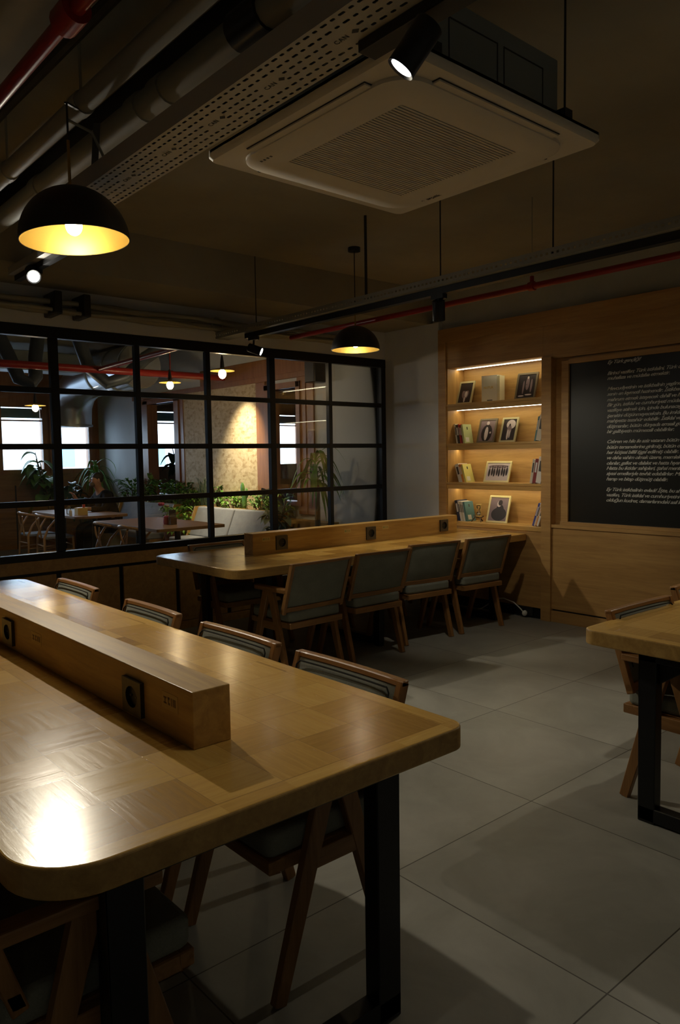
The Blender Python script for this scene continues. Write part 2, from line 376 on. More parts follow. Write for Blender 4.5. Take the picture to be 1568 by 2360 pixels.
# dado of wide oak panels with black shadow gaps under the partition
b = MB().box(-3, 5.80, YG-.035, YG+.10, .64, .735)
x = 2.16-.52*9
b.box(-3, 5.80, YG-.0, YG+.08, 0, .64)
b.box(-3, 5.80, YG-.03, YG, 0, .07)
while x < 5.8:
    b.box(x+.02, min(x+.505, 5.80), YG-.025, YG, .075, .615); x += .5225
b.use(1).box(-3, 5.80, YG-.006, YG-.001, .07, .64)
struct(b.build('baseboard_front', ['wall_oak', 'black_paint'], bevel=.002, seg=1))
# steel framed partition
win = thing('window_1', (3, YG, .735), None, None); win['kind'] = 'structure'
b = MB(); FX = [2.22+.7*k for k in range(-7, 6)]
FX = [x for x in FX if x < 5.1]
MX = [-2.05, -1.35, -.62, .10, .80, 1.50, 2.22, 2.915, 3.595, 4.30, 5.025]
b.box(-3, 5.80, YG-.035, YG+.035, .735, .79).box(-3, 5.80, YG-.035, YG+.035, 2.455, 2.54).box(5.735, 5.80, YG-.035, YG+.035, .79, 2.455)
for x in MX:
    hw = .032 if abs(x-2.22) < .01 or abs(x-4.30) < .01 else .022
    b.box(x-hw, x+hw, YG-.025, YG+.025, .79, 2.455)
for z in (1.175, 1.617, 2.05): b.box(-3, 5.735, YG-.024, YG+.024, z-.022, z+.022)
b.build('window_frame', 'black_steel', win, bevel=.002, seg=1)
MB().box(-3, 5.76, YG-.004, YG+.004, .76, 2.5).build('pane', 'glass', win)

# wood cladding of the right wall
b = MB()
b.box(XW, 6.10, 5.07, 5.17, 0, 2.75)                       # outer upright
b.box(XW+.012, 6.10, 3.945, 5.07, 2.36, 2.75)              # header over the niche
b.box(XW, XW+.02, -3, 5.075, 2.62, 2.75)                   # top fascia
b.box(XW+.012, 6.10, -3, 3.845, 2.33, 2.75)                # header over the board
b.box(XW-.012, 6.10, 3.845, 3.945, 0, 2.345); b.box(XW+.012, 6.10, 3.845, 3.945, 2.345, 2.75)
b.box(XW+.010, 6.10, -3, 3.845, .115, .845)                # lower panel
b.box(XW-.002, 6.10, -3, 3.845, .845, .875)                # ledge under board
b.box(XW+.004, 6.10, -3, 3.845, 0, .10)                    # plinth
b.box(XW+.010, 6.10, 3.945, 5.07, .10, .80)                # panel under the niche
b.use(1).box(XW+.03, 6.10, -3, 3.845, .10, .115)
b.box(XW+.03, 6.10, 3.945, 5.07, 0, .10)
struct(b.build('trim_2', ['wall_oak', 'black_paint'], bevel=.0015, seg=1))

# ================================================================== BOOKCASE NICHE
bc = thing('built_in_bookcase', (5.95, 4.5, .80), 'oak bookcase niche with lit shelves at the end of the far work table', 'bookcase')
MB().box(6.06, 6.10, 3.945, 5.07, .84, 2.36).build('back_panel', 'wall_oak', bc)
MB().box(XW+.014, 6.06, 3.946, 3.957, .842, 2.358).build('side_panel', 'wall_oak_v', bc)
MB().box(XW+.014, 6.06, 5.058, 5.069, .842, 2.358).build('side_panel', 'wall_oak_v', bc)
MB().box(XW+.002, 6.10, 3.945, 5.07, .80, .84).build('shelf', 'oak_y', bc, bevel=.002)
SH = [1.205, 1.59, 1.98]     # shelf centres
for z in SH:
    b = MB().box(XW+.004, 6.06, 3.945, 5.07, z+.004, z+.026).box(XW+.010, 6.06, 3.945, 5.07, z-.026, z+.004).box(XW+.010, XW+.028, 3.945, 5.07, z-.038, z-.026)
    b.build('shelf', 'oak_y', bc, bevel=.0015)
for z in (2.36, SH[2]-.026, SH[1]-.026, SH[0]-.026):
    b = MB().box(5.945, 5.961, 3.95, 5.055, z-.006, z-.001); b.build('led_strip', 'led', bc)
    light('led_glow', 'AREA', (5.953, 4.5, z-.008), .60, (1.0, .89, .44), (5.953, 4.5, 0), shape='RECTANGLE', size=.012, size_y=1.08)

def lean_frame(c, w_, h_, tilt, rot, fmat, label, pic, fw=.018, land=False):
    """photo frame standing on a shelf; local: faces -Y, base at z=0, leans back"""
    t_ = thing('photo_frame', (0, 0, 0), label, 'picture frame', None)
    R_ = Matrix.Rotation(-tilt, 4, 'X')
    b = MB(); b.xf = R_
    b.box(-w_/2, w_/2, -.007, .007, 0, fw).box(-w_/2, w_/2, -.007, .007, h_-fw, h_).box(-w_/2, -w_/2+fw, -.007, .007, fw, h_-fw).box(w_/2-fw, w_/2, -.007, .007, fw, h_-fw)
    b.build('frame_border', fmat, t_, bevel=.002)
    b = MB(); b.xf = R_; iw, ih = w_/2-fw, h_-2*fw
    b.use(1 if pic in (pic_tails, pic_profile) else 2 if pic is pic_crowd else 0).box(-iw, iw, -.003, .003, fw, h_-fw)
    def e(cx, cz, rx, rz, k, n=14, y=-.0036):
        b.use(k).add([(cx+rx*math.cos(2*PI*i/n), y, cz+rz*math.sin(2*PI*i/n)) for i in range(n)], [tuple(range(n))])
    for args in pic(iw, ih, fw): e(*args)
    b.build('photograph', ['photo_dark', 'photo_mid', 'photo_light'], t_)
    b = MB(); b.bar((0, h_*.6*math.sin(tilt)+.010, h_*.6*math.cos(tilt)), (0, h_*.42, .004), .04, .004, (1, 0, 0)); b.build('easel_leg', 'black_plastic', t_)
    t_.location = c; t_.rotation_euler = (0, 0, rot)
    return t_
def pic_hat(iw, ih, f): return [(0, f+ih*.45, iw*.55, ih*.26, 1), (0, f+ih*.66, iw*.72, ih*.07, 0, 14, -.0040), (0, f+ih*.80, iw*.45, ih*.16, 0, 14, -.0040), (0, f+ih*.15, iw*.14, ih*.14, 2, 8, -.0044), (iw*.15, f+ih*.42, iw*.22, ih*.15, 2, 14, -.0042)]
def pic_group(iw, ih, f): return [(iw*.1, f+ih*.6, iw*.22, ih*.28, 1), (iw*.1, f+ih*.86, iw*.11, ih*.06, 2, 10, -.004), (-iw*.35, f+ih*.45, iw*.10, ih*.3, 1), (iw*.55, f+ih*.5, iw*.12, ih*.3, 1), (-iw*.5, f+ih*.08, iw*.35, ih*.03, 2), (iw*.35, f+ih*.12, iw*.4, ih*.03, 2)]
def pic_tails(iw, ih, f): return [ (0, f+ih*.86, iw*.2, ih*.09, 2, 12, -.004), (0, f+ih*.38, iw*.75, ih*.42, 0, 14, -.0038), (-iw*.05, f+ih*.36, iw*.25, ih*.33, 2, 14, -.0042), (iw*.5, f+ih*.4, iw*.12, ih*.05, 2, 8, -.0044)]
def pic_walk(iw, ih, f): return [(iw*.2, f+ih*.75, iw*.7, ih*.22, 2), (iw*.05, f+ih*.5, iw*.35, ih*.22, 1, 14, -.004), (-iw*.1, f+ih*.27, iw*.16, ih*.24, 2, 12, -.0042), (iw*.2, f+ih*.3, iw*.10, ih*.2, 2, 12, -.0042), (iw*.05, f+ih*.72, iw*.13, ih*.07, 0, 10, -.0044)]
def pic_crowd(iw, ih, f):
    o = [(0, f+ih*.80, iw*.9, ih*.10, 1)]
    for k, x_ in enumerate((-.75, -.5, -.3, -.05, .15, .4, .6, .82)): o.append((iw*x_, f+ih*(.46+.05*(k % 2)), iw*.095, ih*.24, 0, 12, -.004-.0001*k)); o.append((iw*x_, f+ih*(.74+.05*(k % 2)), iw*.045, ih*.055, 0, 10, -.0052))
    return o
def pic_profile(iw, ih, f): return [(iw*.1, f+ih*.29, iw*.85, ih*.28, 0, 18, -.004), (iw*.15, f+ih*.45, iw*.45, ih*.25, 0, 18, -.0041), (iw*.0, f+ih*.72, iw*.24, ih*.13, 2, 14, -.0042), (iw*.12, f+ih*.77, iw*.24, ih*.12, 0, 14, -.0044)]
RZ = -PI/2      # facing -X
ZS = [.84, SH[0]+.026, SH[1]+.026, SH[2]+.026]
lean_frame((5.935, 4.965, ZS[3]), .185, .245, .33, RZ+.05, 'frame_champagne', 'champagne photo frame with a hatted man portrait on the top shelf', pic_hat)
lean_frame((5.935, 4.235, ZS[3]), .215, .262, .30, RZ+.08, 'frame_bronze', 'dark bronze photo frame of a group at the right end of the top shelf', pic_group)
lean_frame((5.935, 4.695, ZS[2]), .200, .25, .33, RZ+.08, 'frame_bronze', 'bronze photo frame of a man in tailcoat on the second shelf', pic_tails)
lean_frame((5.935, 4.435, ZS[2]), .180, .25, .33, RZ+.05, 'frame_champagne', 'champagne photo frame of a walking figure on the second shelf', pic_walk)
lean_frame((5.935, 4.565, ZS[1]), .290, .215, .33, RZ+.05, 'frame_gold', 'landscape gold photo frame of a crowd on the third shelf', pic_crowd)
lean_frame((5.925, 4.55, ZS[0]), .240, .272, .30, RZ+.05, 'frame_gold', 'upright pale gold photo frame on the lowest niche shelf', pic_profile)

def book(c, th, h_, d_, lean, col, label, group, rot=0.0, cover=None):
    """book standing on a shelf, spine to -X; leans towards +Y by `lean`"""
    t_ = thing('book', (0, 0, 0), label, 'book', group)
    R_ = Matrix.Rotation(-lean, 4, 'X')
    b = MB(); b.xf = R_; b.box(0, d_, 0, .002, 0, h_).box(0, d_, th-.002, th, 0, h_).box(-.002, .002, 0, th, 0, h_)
    if cover:
        b.use(1).box(d_*.15, d_*.55, -.0006, -.0001, h_*.08, h_*.32); b.use(2).box(d_*.42, d_*.55, -.0006, -.0001, h_*.72, h_*.86)
    else:
        b.use(1).box(-.0027, -.0021, th*.25, th*.75, h_*.45, h_*.85)
    b.build('cover', [col, 'c_white' if cover else ('c_white' if col not in ('c_white', 'c_cream') else 'c_charcoal'), 'c_charcoal'], t_)
    b = MB(); b.xf = R_; b.box(.003, d_-.004, .0022, th-.0022, .003, h_-.003); b.build('pages', 'pages', t_)
    t_.location = c; t_.rotation_euler = (0, 0, rot)
    return t_
def row(z, y0, x0, items, lean, group):
    """books from the niche's left side, each resting against the next"""
    y = y0
    for th, h_, d_, col, label, cov in items:
        book((x0, y, z), th, h_, d_, lean, col, label, group, rot=(-.35 if cov else 0), cover=cov)
        y -= th/math.cos(lean)+.0012
# books run towards -Y (image right); build with negative steps
def books_left(z, ys, lean, items, group, x0=5.885):
    y = ys
    for th, h_, d_, col, label, cov in items:
        y -= th/math.cos(lean)+.001
        book((x0, y, z), th, h_, d_, lean, col, label, group, cover=cov)
books_left(ZS[2], 5.012, .18, [(.018, .20, .14, 'c_cream', 'cream book leftmost on the second niche shelf', None), (.030, .195, .14, 'c_charcoal', 'charcoal book beside the cream one, second shelf', None), (.014, .198, .15, 'c_red', 'thin red book on the second niche shelf', None), (.020, .19, .14, 'c_darkred', 'dark red book next to the green-covered one', None), (.022, .195, .13, 'c_green', 'pale green and white covered book facing out, second shelf', True)], 'books at the left of the second shelf')
books_left(ZS[1], 4.985, .30, [(.045, .195, .14, 'c_white', 'thick white book leaning leftmost on the third shelf', None), (.026, .190, .15, 'c_orange', 'orange book leaning on the third niche shelf', None), (.022, .188, .13, 'c_yellow', 'yellow and white covered book facing out, third shelf', True)], 'books at the left of the third shelf')
books_left(ZS[0], 4.998, .22, [(.035, .215, .15, 'c_navy', 'navy book leftmost on the lowest niche shelf', None), (.022, .205, .14, 'c_white', 'white book touching the navy one, lowest shelf', None), (.018, .203, .14, 'c_cream', 'cream book in the middle of the lowest shelf row', None), (.018, .20, .14, 'c_white', 'slim white book left of the teal one, lowest shelf', None), (.024, .20, .13, 'c_teal', 'teal covered book facing out beside the hourglass', True)], 'books at the left of the lowest shelf')
def books_right(z, y0, lean, items, group, x0=5.87):
    y = y0
    for th, h_, d_, col, label in items:
        book((x0, y, z), th, h_, d_, -lean, col, label, group); y += th/math.cos(lean)+.001
books_right(ZS[2], 4.012, .20, [(.052, .235, .14, 'c_cream', 'cream book half hidden by the post, second shelf right'), (.016, .225, .14, 'c_teal', 'thin teal book left of the post, second shelf right')], 'books at the right of the second shelf')
books_right(ZS[1], 4.01, .17, [(.055, .24, .14, 'c_white', 'tall white book against the post, third shelf'), (.034, .225, .14, 'c_darkred', 'dark red book between two white ones, third shelf'), (.028, .222, .14, 'c_cream', 'off-white book at the right group, third shelf')], 'books at the right of the third shelf')
books_right(ZS[0], 4.035, .33, [(.020, .22, .14, 'c_white', 'white book against the post, lowest shelf'), (.010, .215, .14, 'c_orange', 'thin orange-red book in the leaning right group, lowest shelf'), (.014, .215, .14, 'c_cream', 'cream book beside the blue one, lowest shelf'), (.018, .22, .14, 'c_blue', 'blue book leaning leftmost of the right group, lowest shelf')], 'books at the right of the lowest shelf')
# thick white book standing on the top shelf, slightly open
t_ = thing('book', (5.962, 4.665, ZS[3]), 'thick white book with gold title standing on the top shelf', 'book')
b = MB(); b.xf = Matrix.Translation((5.962, 4.665, ZS[3])) @ Matrix.Rotation(.10, 4, 'Z')
b.box(0, .006, -.085, .085, 0, .262); b.box(0, .085, -.091, -.085, 0, .262)
b.build('cover', 'paper_white', t_, bevel=.001)
b = MB(); b.xf = Matrix.Translation((5.962, 4.665, ZS[3])) @ Matrix.Rotation(.10, 4, 'Z') @ Matrix.Rotation(-.25, 4, 'Z')
b.box(.02, .085, -.125, -.092, .004, .252); b.build('pages', 'pages', t_)
mt = Matrix.Translation((5.9555, 4.725, ZS[3]+.135)) @ Matrix.Rotation(.10, 4, 'Z') @ Matrix(((0, 0, -1, 0), (-1, 0, 0, 0), (0, 1, 0, 0), (0, 0, 0, 1)))
text_mesh('lettering', 'NUTUK', .032, mt, 'c_gold', t_, bold=.0006)
mt = Matrix.Translation((5.8735, 4.735, ZS[3]+.238)) @ Matrix.Rotation(.10, 4, 'Z') @ Matrix(((0, 0, -1, 0), (-1, 0, 0, 0), (0, 1, 0, 0), (0, 0, 0, 1)))
MB().box(5.956, 5.9615, 4.625, 4.685, ZS[3]+.018, ZS[3]+.026).build('printed_mark', 'c_charcoal', t_)
# hourglass on a wooden stand
t_ = thing('hourglass', (5.925, 4.765, ZS[0]), 'small hourglass on a brown curved stand beside the leaning books', 'hourglass')
b = MB(); c = (5.925, 4.765, ZS[0]); b.lathe([(0, .05), (.030, .052), (.030, .058), (0, .060)], c, 20); b.lathe([(0, .165), (.030, .167), (.030, .173), (0, .175)], c, 20)
for k in range(3): a = 2*PI*k/3+.5; b.tube([(5.925+.026*math.cos(a), 4.765+.026*math.sin(a), ZS[0]+.055), (5.925+.026*math.cos(a), 4.765+.026*math.sin(a), ZS[0]+.17)], .0025, 6)
b.build('hourglass_frame', 'c_gold', t_)
MB().lathe([(.004, .06), (.020, .075), (.021, .092), (.004, .113), (.003, .115), (.004, .118), (.021, .138), (.020, .155), (.004, .166)], c, 18).build('glass_bulb', 'glass_clear', t_, smooth=True)
MB().ell((5.925, 4.765, ZS[0]+.077), (.016, .016, .012)).build('sand', 'c_white', t_)
b = MB(); P = [(5.925, 4.765+.06*math.cos(a), ZS[0]+.062-.022*math.sin(a)) for a in [PI*k/8 for k in range(9)]]; b.tube(P, .006, 8)
b.bar((5.905, 4.735, ZS[0]+.045), (5.885, 4.705, ZS[0]), .008, .01).bar((5.905, 4.795, ZS[0]+.045), (5.885, 4.825, ZS[0]), .008, .01).bar((5.945, 4.765, ZS[0]+.042), (5.985, 4.765, ZS[0]), .008, .01)
b.build('stand', 'c_brown', t_)

# ================================================================== BLACKBOARD
bb = thing('blackboard', (5.83, 2.2, 1.55), 'large black wall board with white handwritten text in a recessed oak frame', 'blackboard')
Yt, Yr = 3.70, -2.4
b = MB(); b.box(5.815, 5.86, 3.695, 3.765, .90, 2.30).box(5.815, 5.86, Yr-.07, Yr, .90, 2.30).box(5.815, 5.86, Yr, 3.695, 2.27, 2.315).box(5.800, 5.86, Yr-.07, 3.765, .875, .905)
b.build('board_frame', 'wall_oak', bb, bevel=.002)
MB().box(5.835, 5.86, Yr, 3.695, .905, 2.27).build('board_surface', 'board_black', bb)
MB().box(5.86, 6.10, -3, 3.845, .875, 2.33).build('recess_back', 'wall_oak', bb)
LINES = [(2.246, "Ey Türk gençliği!"), (2.156, "Birinci vazifen; Türk istiklalini, Türk cumhuriyetini, ilelebet"), (2.115, "muhafaza ve müdafaa etmektir."),
 (2.029, "Mevcudiyetinin ve istikbalinin yegâne temeli budur. Bu temel,"), (1.985, "senin en kıymetli hazinendir. İstikbalde dahi, seni bu hazineden,"), (1.939, "mahrum etmek isteyecek dahilî ve haricî bedhahların olacaktır."),
 (1.896, "Bir gün, istiklal ve cumhuriyeti müdafaa mecburiyetine düşersen,"), (1.852, "vazifeye atılmak için, içinde bulunacağın vaziyetin imkân ve"), (1.806, "şeraitini düşünmeyeceksin. Bu imkân ve şerait, çok namüsait bir"),
 (1.763, "mahiyette tezahür edebilir. İstiklal ve cumhuriyetine kastedecek"), (1.718, "düşmanlar, bütün dünyada emsali görülmemiş"), (1.676, "bir galibiyetin mümessili olabilirler."),
 (1.592, "Cebren ve hile ile aziz vatanın bütün kaleleri zapt edilmiş,"), (1.546, "bütün tersanelerine girilmiş, bütün orduları dağıtılmış ve memleketin"), (1.503, "her köşesi bilfiil işgal edilmiş olabilir. Bütün bu şeraitten daha elim"),
 (1.459, "ve daha vahim olmak üzere, memleketin dahilinde iktidara sahip"), (1.414, "olanlar, gaflet ve dalalet ve hatta hıyanet içinde bulunabilirler."), (1.372, "Hatta bu iktidar sahipleri, şahsi menfaatlerini, müstevlilerin"),
 (1.328, "siyasi emelleriyle tevhit edebilirler. Millet, fakruzaruret içinde"), (1.283, "harap ve bitap düşmüş olabilir."), (1.195, "Ey Türk istikbalinin evladı! İşte, bu ahval ve şerait içinde dahi,"),
 (1.150, "vazifen, Türk istiklal ve cumhuriyetini kurtarmaktır. Muhtaç"), (1.106, "olduğun kudret, damarlarındaki asil kanda mevcuttur.")]
AX = Matrix(((0, 0, -1, 0), (-1, 0, 0, 0), (0, 1, 0, 0), (0, 0, 0, 1)))
lets = [text_mesh('lettering', s_, .040, Matrix.Translation((5.8345, 3.345, z_-.012)) @ AX, 'chalk', bb, shear=.42, spacing=.86, bold=.0004, xs=1.26) for z_, s_ in LINES]
join_meshes(lets, 'lettering', bb)

# ================================================================== TABLES
def slot_socket(cx, y0, y1, z0, z1, axis, beam, label=None):
    """black square outlet with a round well; on a face with normal -X (axis 'x') or -Y (axis 'y')"""
    b = MB(); cy, cz, s_ = (y0+y1)/2, (z0+z1)/2, (y1-y0)/2
    def P(u_, v_, d_): return (cx-d_, cy+u_, cz+v_) if axis == 'x' else (cy+u_, cx-d_, cz+v_)
    n = 20; r = s_*.62; h = (z1-z0)/2
    sq = [P(u_*s_, v_*h, .012) for u_, v_ in ((-1, -1), (1, -1), (1, 1), (-1, 1))]; sqb = [P(u_*s_, v_*h, 0) for u_, v_ in ((-1, -1), (1, -1), (1, 1), (-1, 1))]
    # plate front with a round hole
    def sqp(a): c_, s2 = math.cos(a), math.sin(a); k_ = 1/max(abs(c_), abs(s2)); return P(c_*k_*s_, s2*k_*h, .012)
    A = [2*PI*k/n+PI/4 for k in range(n)]
    vs = [sqp(a) for a in A]+[P(r*math.cos(a), r*math.sin(a)*h/s_, .012) for a in A]+[P(r*math.cos(a), r*math.sin(a)*h/s_, .002) for a in A]
    fs = [(k, (k+1) % n, n+(k+1) % n, n+k) for k in range(n)]
    b.use(0).add(vs[:2*n], fs)
    b.use(1).add(vs[n:], [(k, (k+1) % n, n+(k+1) % n, n+k) for k in range(n)]+[tuple(range(n, 2*n))])
    b.use(2).add(sq+sqb, [(0, 1, 5, 4), (1, 2, 6, 5), (2, 3, 7, 6), (3, 0, 4, 7)])
    for q in (-1, 1): b.use(0).tube([P(q*r*.45, 0, .003), P(q*r*.45, 0, .006)], .003, 8)
    o = b.build('power_socket', ['bronze_plate', 'black_paint', 'black_plastic'], beam)
    if label: o['label'] = label
def sticker(cx, y0, y1, z0, z1, axis, beam, m0='label_beige', m1='label_ink'):
    b = MB()
    def Q(a0, a1, c0, c1, d_):
        if axis == 'x': b.box(cx-d_, cx-d_+.0005, a0, a1, c0, c1)
        else: b.box(a0, a1, cx-d_, cx-d_+.0005, c0, c1)
    Q(y0, y1, z0, z1, .0008); b.use(1); w_ = y1-y0; h_ = z1-z0
    for (a, b_, c_, d_) in ((.12, .30, .3, .75), (.36, .40, .3, .75), (.48, .60, .62, .75), (.48, .60, .3, .42), (.56, .60, .3, .75), (.70, .88, .62, .72), (.70, .88, .3, .40), (.76, .82, .3, .72)):
        Q(y0+a*w_, y0+b_*w_, z0+c_*h_, z0+d_*h_, .0014)
    b.build('sticker', [m0, m1], beam)
def work_table(name_label, x0, x1, y0, y1, axis, leg_specs, rs, zt=.775, th=.062, ox=0, oy=0):
    cx, cy = (x0+x1)/2, (y0+y1)/2
    t_ = thing('work_table', (cx, cy, 0), name_label, 'table')
    # parquet material lives in table coordinates
    pm = 'parquet_%d' % len([k for k in M if k.startswith('parquet')]); parquet(pm, (x1-x0)/2, (y1-y0)/2, ox, oy)
    b = MB().prism(rrect(x0, x1, y0, y1, 0, 10, rs), zt-th, zt)
    o = b.build('tabletop', [pm, 'oak_'+('y' if axis == 'y' else 'x')], t_, bevel=.006, seg=3)
    for p in o.data.polygons:
        if abs(p.normal.z) < .5: p.material_index = 1
    lw = .055
    for (a0, a1, pos) in leg_specs:
        b = MB(); z1 = zt-th
        if axis == 'y':
            b.box(a0, a0+lw+.025, pos-lw/2, pos+lw/2, 0, z1).box(a1-lw-.025, a1, pos-lw/2, pos+lw/2, 0, z1).box(a0, a1, pos-lw/2, pos+lw/2, .008, .065).box(a0, a1, pos-lw/2, pos+lw/2, z1-.05, z1)
            b.box(a0+.005, a0+.06, pos-.02, pos+.02, 0, .008)
        else:
            b.box(pos-lw/2, pos+lw/2, a0, a0+lw+.015, 0, z1).box(pos-lw/2, pos+lw/2, a1-lw-.015, a1, 0, z1).box(pos-lw/2, pos+lw/2, a0, a1, .008, .065).box(pos-lw/2, pos+lw/2, a0, a1, z1-.05, z1)
            # gusset under the top
            for ya, s_ in ((a0+.07, 1), (a1-.07, -1)):
                b.add([(pos-.004, ya, z1), (pos+.004, ya, z1), (pos-.004, ya, z1-.14), (pos+.004, ya, z1-.14), (pos-.004, ya+s_*.13, z1-.05), (pos+.004, ya+s_*.13, z1-.05), (pos-.004, ya+s_*.13, z1), (pos+.004, ya+s_*.13, z1)], [(0, 2, 4, 6), (1, 3, 5, 7), (2, 3, 5, 4), (0, 1, 3, 2), (4, 5, 7, 6), (0, 1, 7, 6)])
        b.build('leg_frame', 'black_steel', t_, bevel=.003, seg=1)
    return t_
# near table
T1 = work_table('near oak parquet work table filling the left foreground', .40, 1.563, 1.292, 4.86, 'y', [(.57, 1.375, 1.40), (.57, 1.375, 4.74)], [.09, .09, .15, .055], ox=.9815-.805+.1745*6, oy=3.076-1.345+.1745*12)
bm1 = MB().box(.92, 1.03, 1.640, 4.55, .775, .922).build('power_beam', 'oak_y', T1, bevel=.0025)
for y0_, z0_, z1_ in ((1.905, .79, .888), (2.99, .795, .890), (4.0, .795, .89)):
    slot_socket(.92, y0_, y0_+.115, z0_, z1_, 'x', bm1)
sticker(.92, 1.715, 1.80, .848, .893, 'x', bm1); sticker(.92, 2.70, 2.80, .845, .888, 'x', bm1)
# far table reaching the bookcase wall
T2 = work_table('long oak work table meeting the bookcase wall by the glass partition', 2.645, 5.787, 4.105, 5.27, 'x', [(4.27, 5.14, 3.02), (4.27, 5.14, 4.10), (4.22, 5.14, 5.50)], [0, .10, .12, 0], ox=.02, oy=.03)
bm2 = MB().box(3.175, 5.50, 4.685, 4.80, .775, .937).build('power_beam', 'oak_x', T2, bevel=.0025)
for x0_ in (3.385, 4.325, 5.255): slot_socket(4.685, x0_, x0_+.108, .798, .905, 'y', bm2)
for x0_ in (3.26, 4.08, 4.52): sticker(4.685, x0_, x0_+.075, .872, .905, 'y', bm2, 'label_beige', 'label_green')
# right table
T3 = work_table('oak work table cut by the right edge of the view', 2.775, 5.70, .55, 1.70, 'x', [(.72, 1.49, 2.895), (.72, 1.49, 5.45)], [.09, .06, .09, .09], ox=.07, oy=.04)
bm3 = MB().box(3.45, 5.2, 1.07, 1.18, .775, .922).build('power_beam', 'oak_x', T3, bevel=.0025)
for x0_ in (3.7, 4.7): slot_socket(1.07, x0_, x0_+.108, .79, .89, 'y', bm3)

# ================================================================== ARMCHAIRS
def make_chair():
    t_ = thing('armchair', (0, 0, 0), None, 'chair')
    for sx in (-1, 1):
        x_ = sx*.245
        for sy, yf in ((1, .215), (-1, -.195)):
            MB().bar((x_, yf, 0), (x_, sy*.022, .612), .030, .040, (0, 1, 0), .030, .062).build('leg', 'teak_z', t_, bevel=.003, seg=1)
        MB().box(x_-.013, x_+.013, -.095, .10, .345, .40).build('side_rail', 'teak_y', t_, bevel=.002, seg=1)
        b = MB().box(x_-.026, x_+.026, -.205, .135, .606, .636); b.build('armrest', 'teak_y', t_, bevel=.005)
    b = MB().box(-.232, .232, .19, .225, .365, .405).box(-.232, .232, -.215, -.18, .365, .405).box(-.232, -.20, -.18, .19, .365, .405).box(.20, .232, -.18, .19, .365, .405)
    b.build('seat_frame', 'teak_x', t_, bevel=.003, seg=1)
    b = MB().prism(rrect(-.228, .228, -.20, .225, .03), .405, .478); b.build('seat_cushion', 'grey_fabric', t_, smooth=True, bevel=.018, seg=3)
    # back: tilted, gently curved
    zb, zt_, yb, yt = .475, .812, -.165, -.275
    k = (yt-yb)/(zt_-zb)
    def BY(z_): return yb+(z_-zb)*k
    def curve(x_): return -.010*(1-(x_/.26)**2)
    N = 8; xs = [-.268+.536*i/N for i in range(N+1)]
    for z0_, z1_, nm in ((zt_-.018, zt_, 'top_rail'), (zb, zb+.035, 'bottom_rail')):
        b = MB(); vs = []
        for x_ in xs:
            for z_ in (z0_, z1_):
                for d_ in (-.015, .015): vs.append((x_, BY(z_)+curve(x_)+d_, z_))
        fs = []
        for i in range(N):
            a = i*4
            for p, q in ((0, 1), (1, 3), (3, 2), (2, 0)): fs.append((a+p, a+q, a+4+q, a+4+p))
        fs += [(0, 1, 3, 2), (N*4, N*4+1, N*4+3, N*4+2)]
        b.add(vs, fs).build(nm, 'teak_x', t_, smooth=True, bevel=.003, seg=1)
    for sx in (-1, 1):
        MB().bar((sx*.255, BY(zb-.01), zb-.01), (sx*.255, BY(zt_-.004), zt_-.004), .026, .034, (0, 1, 0)).build('back_stile', 'teak_z', t_, bevel=.003, seg=1)
    b = MB(); NX = 10; NZ = 6; vs = []; fs = []
    for side in (1, -1):
        for j in range(NZ+1):
            for i in range(NX+1):
                u_ = -1+2*i/NX; v_ = -1+2*j/NZ; x_ = u_*.240; z_ = (zb+.035+zt_-.017)/2+v_*((zt_-zb-.054)/2)
                puff = (1-abs(u_)**6)*(1-abs(v_)**6); y_ = BY(z_)+curve(x_)+side*(.012+.026*puff) if side > 0 else BY(z_)+curve(x_)-(.006+.012*puff)
                vs.append((x_, y_, z_))
    S = (NX+1)*(NZ+1)
    for s_ in (0, 1):
        for j in range(NZ):
            for i in range(NX):
                a = s_*S+j*(NX+1)+i; fs.append((a, a+1, a+NX+2, a+NX+1))
    ring = [i for i in range(NX+1)]+[j*(NX+1)+NX for j in range(1, NZ+1)]+[NZ*(NX+1)+i for i in range(NX-1, -1, -1)]+[j*(NX+1) for j in range(NZ-1, 0, -1)]
    for a, c_ in zip(ring, ring[1:]+ring[:1]): fs.append((a, c_, S+c_, S+a))
    cu = b.add(vs, fs).build('back_cushion', 'grey_fabric', t_, smooth=True)
    P = []
    for (x_, v_) in [(-.231, -.9), (-.231, .86), (-.217, .96), (.217, .96), (.231, .86), (.231, -.9)]:
        z_ = (zb+.035+zt_-.017)/2+v_*((zt_-zb-.054)/2); P.append((x_, z_))
    PP = []
    for (a, c_) in zip(P, P[1:]):
        for s_ in range(5): f_ = s_/5; x_ = a[0]+(c_[0]-a[0])*f_; z_ = a[1]+(c_[1]-a[1])*f_; PP.append((x_, BY(z_)+curve(x_)+.030, z_))
    MB().tube(PP, .003, 6).build('piping', 'piping', cu, smooth=True)
    return t_
proto = make_chair(); first = [True]
def chair(x, y, rot, label, group):
    """x, y = where the middle of the back's top rail stands; rot = facing direction from +Y"""
    o = proto if first[0] else copy_tree(proto); first[0] = False
    o.location = (x+.28*(-math.sin(rot)), y+.28*math.cos(rot), 0); o.rotation_euler = (0, 0, rot); o['label'] = label; o['group'] = group
    return o
G1 = 'armchairs on the far side of the near table'
chair(1.640, 1.865, PI/2, 'grey padded armchair nearest the near table\'s right corner', G1)
chair(1.640, 2.525, PI/2+.01, 'second grey padded armchair from the near table\'s front corner', G1)
chair(1.640, 3.265, PI/2-.01, 'third grey padded armchair along the near table, before the wood dado', G1)
chair(1.650, 4.190, PI/2, 'bluish-lit armchair farthest along the near table', G1)
chair(.300, 1.69, -PI/2, 'dark armchair under the near table\'s left foreground corner', 'armchairs on the near table\'s left side')
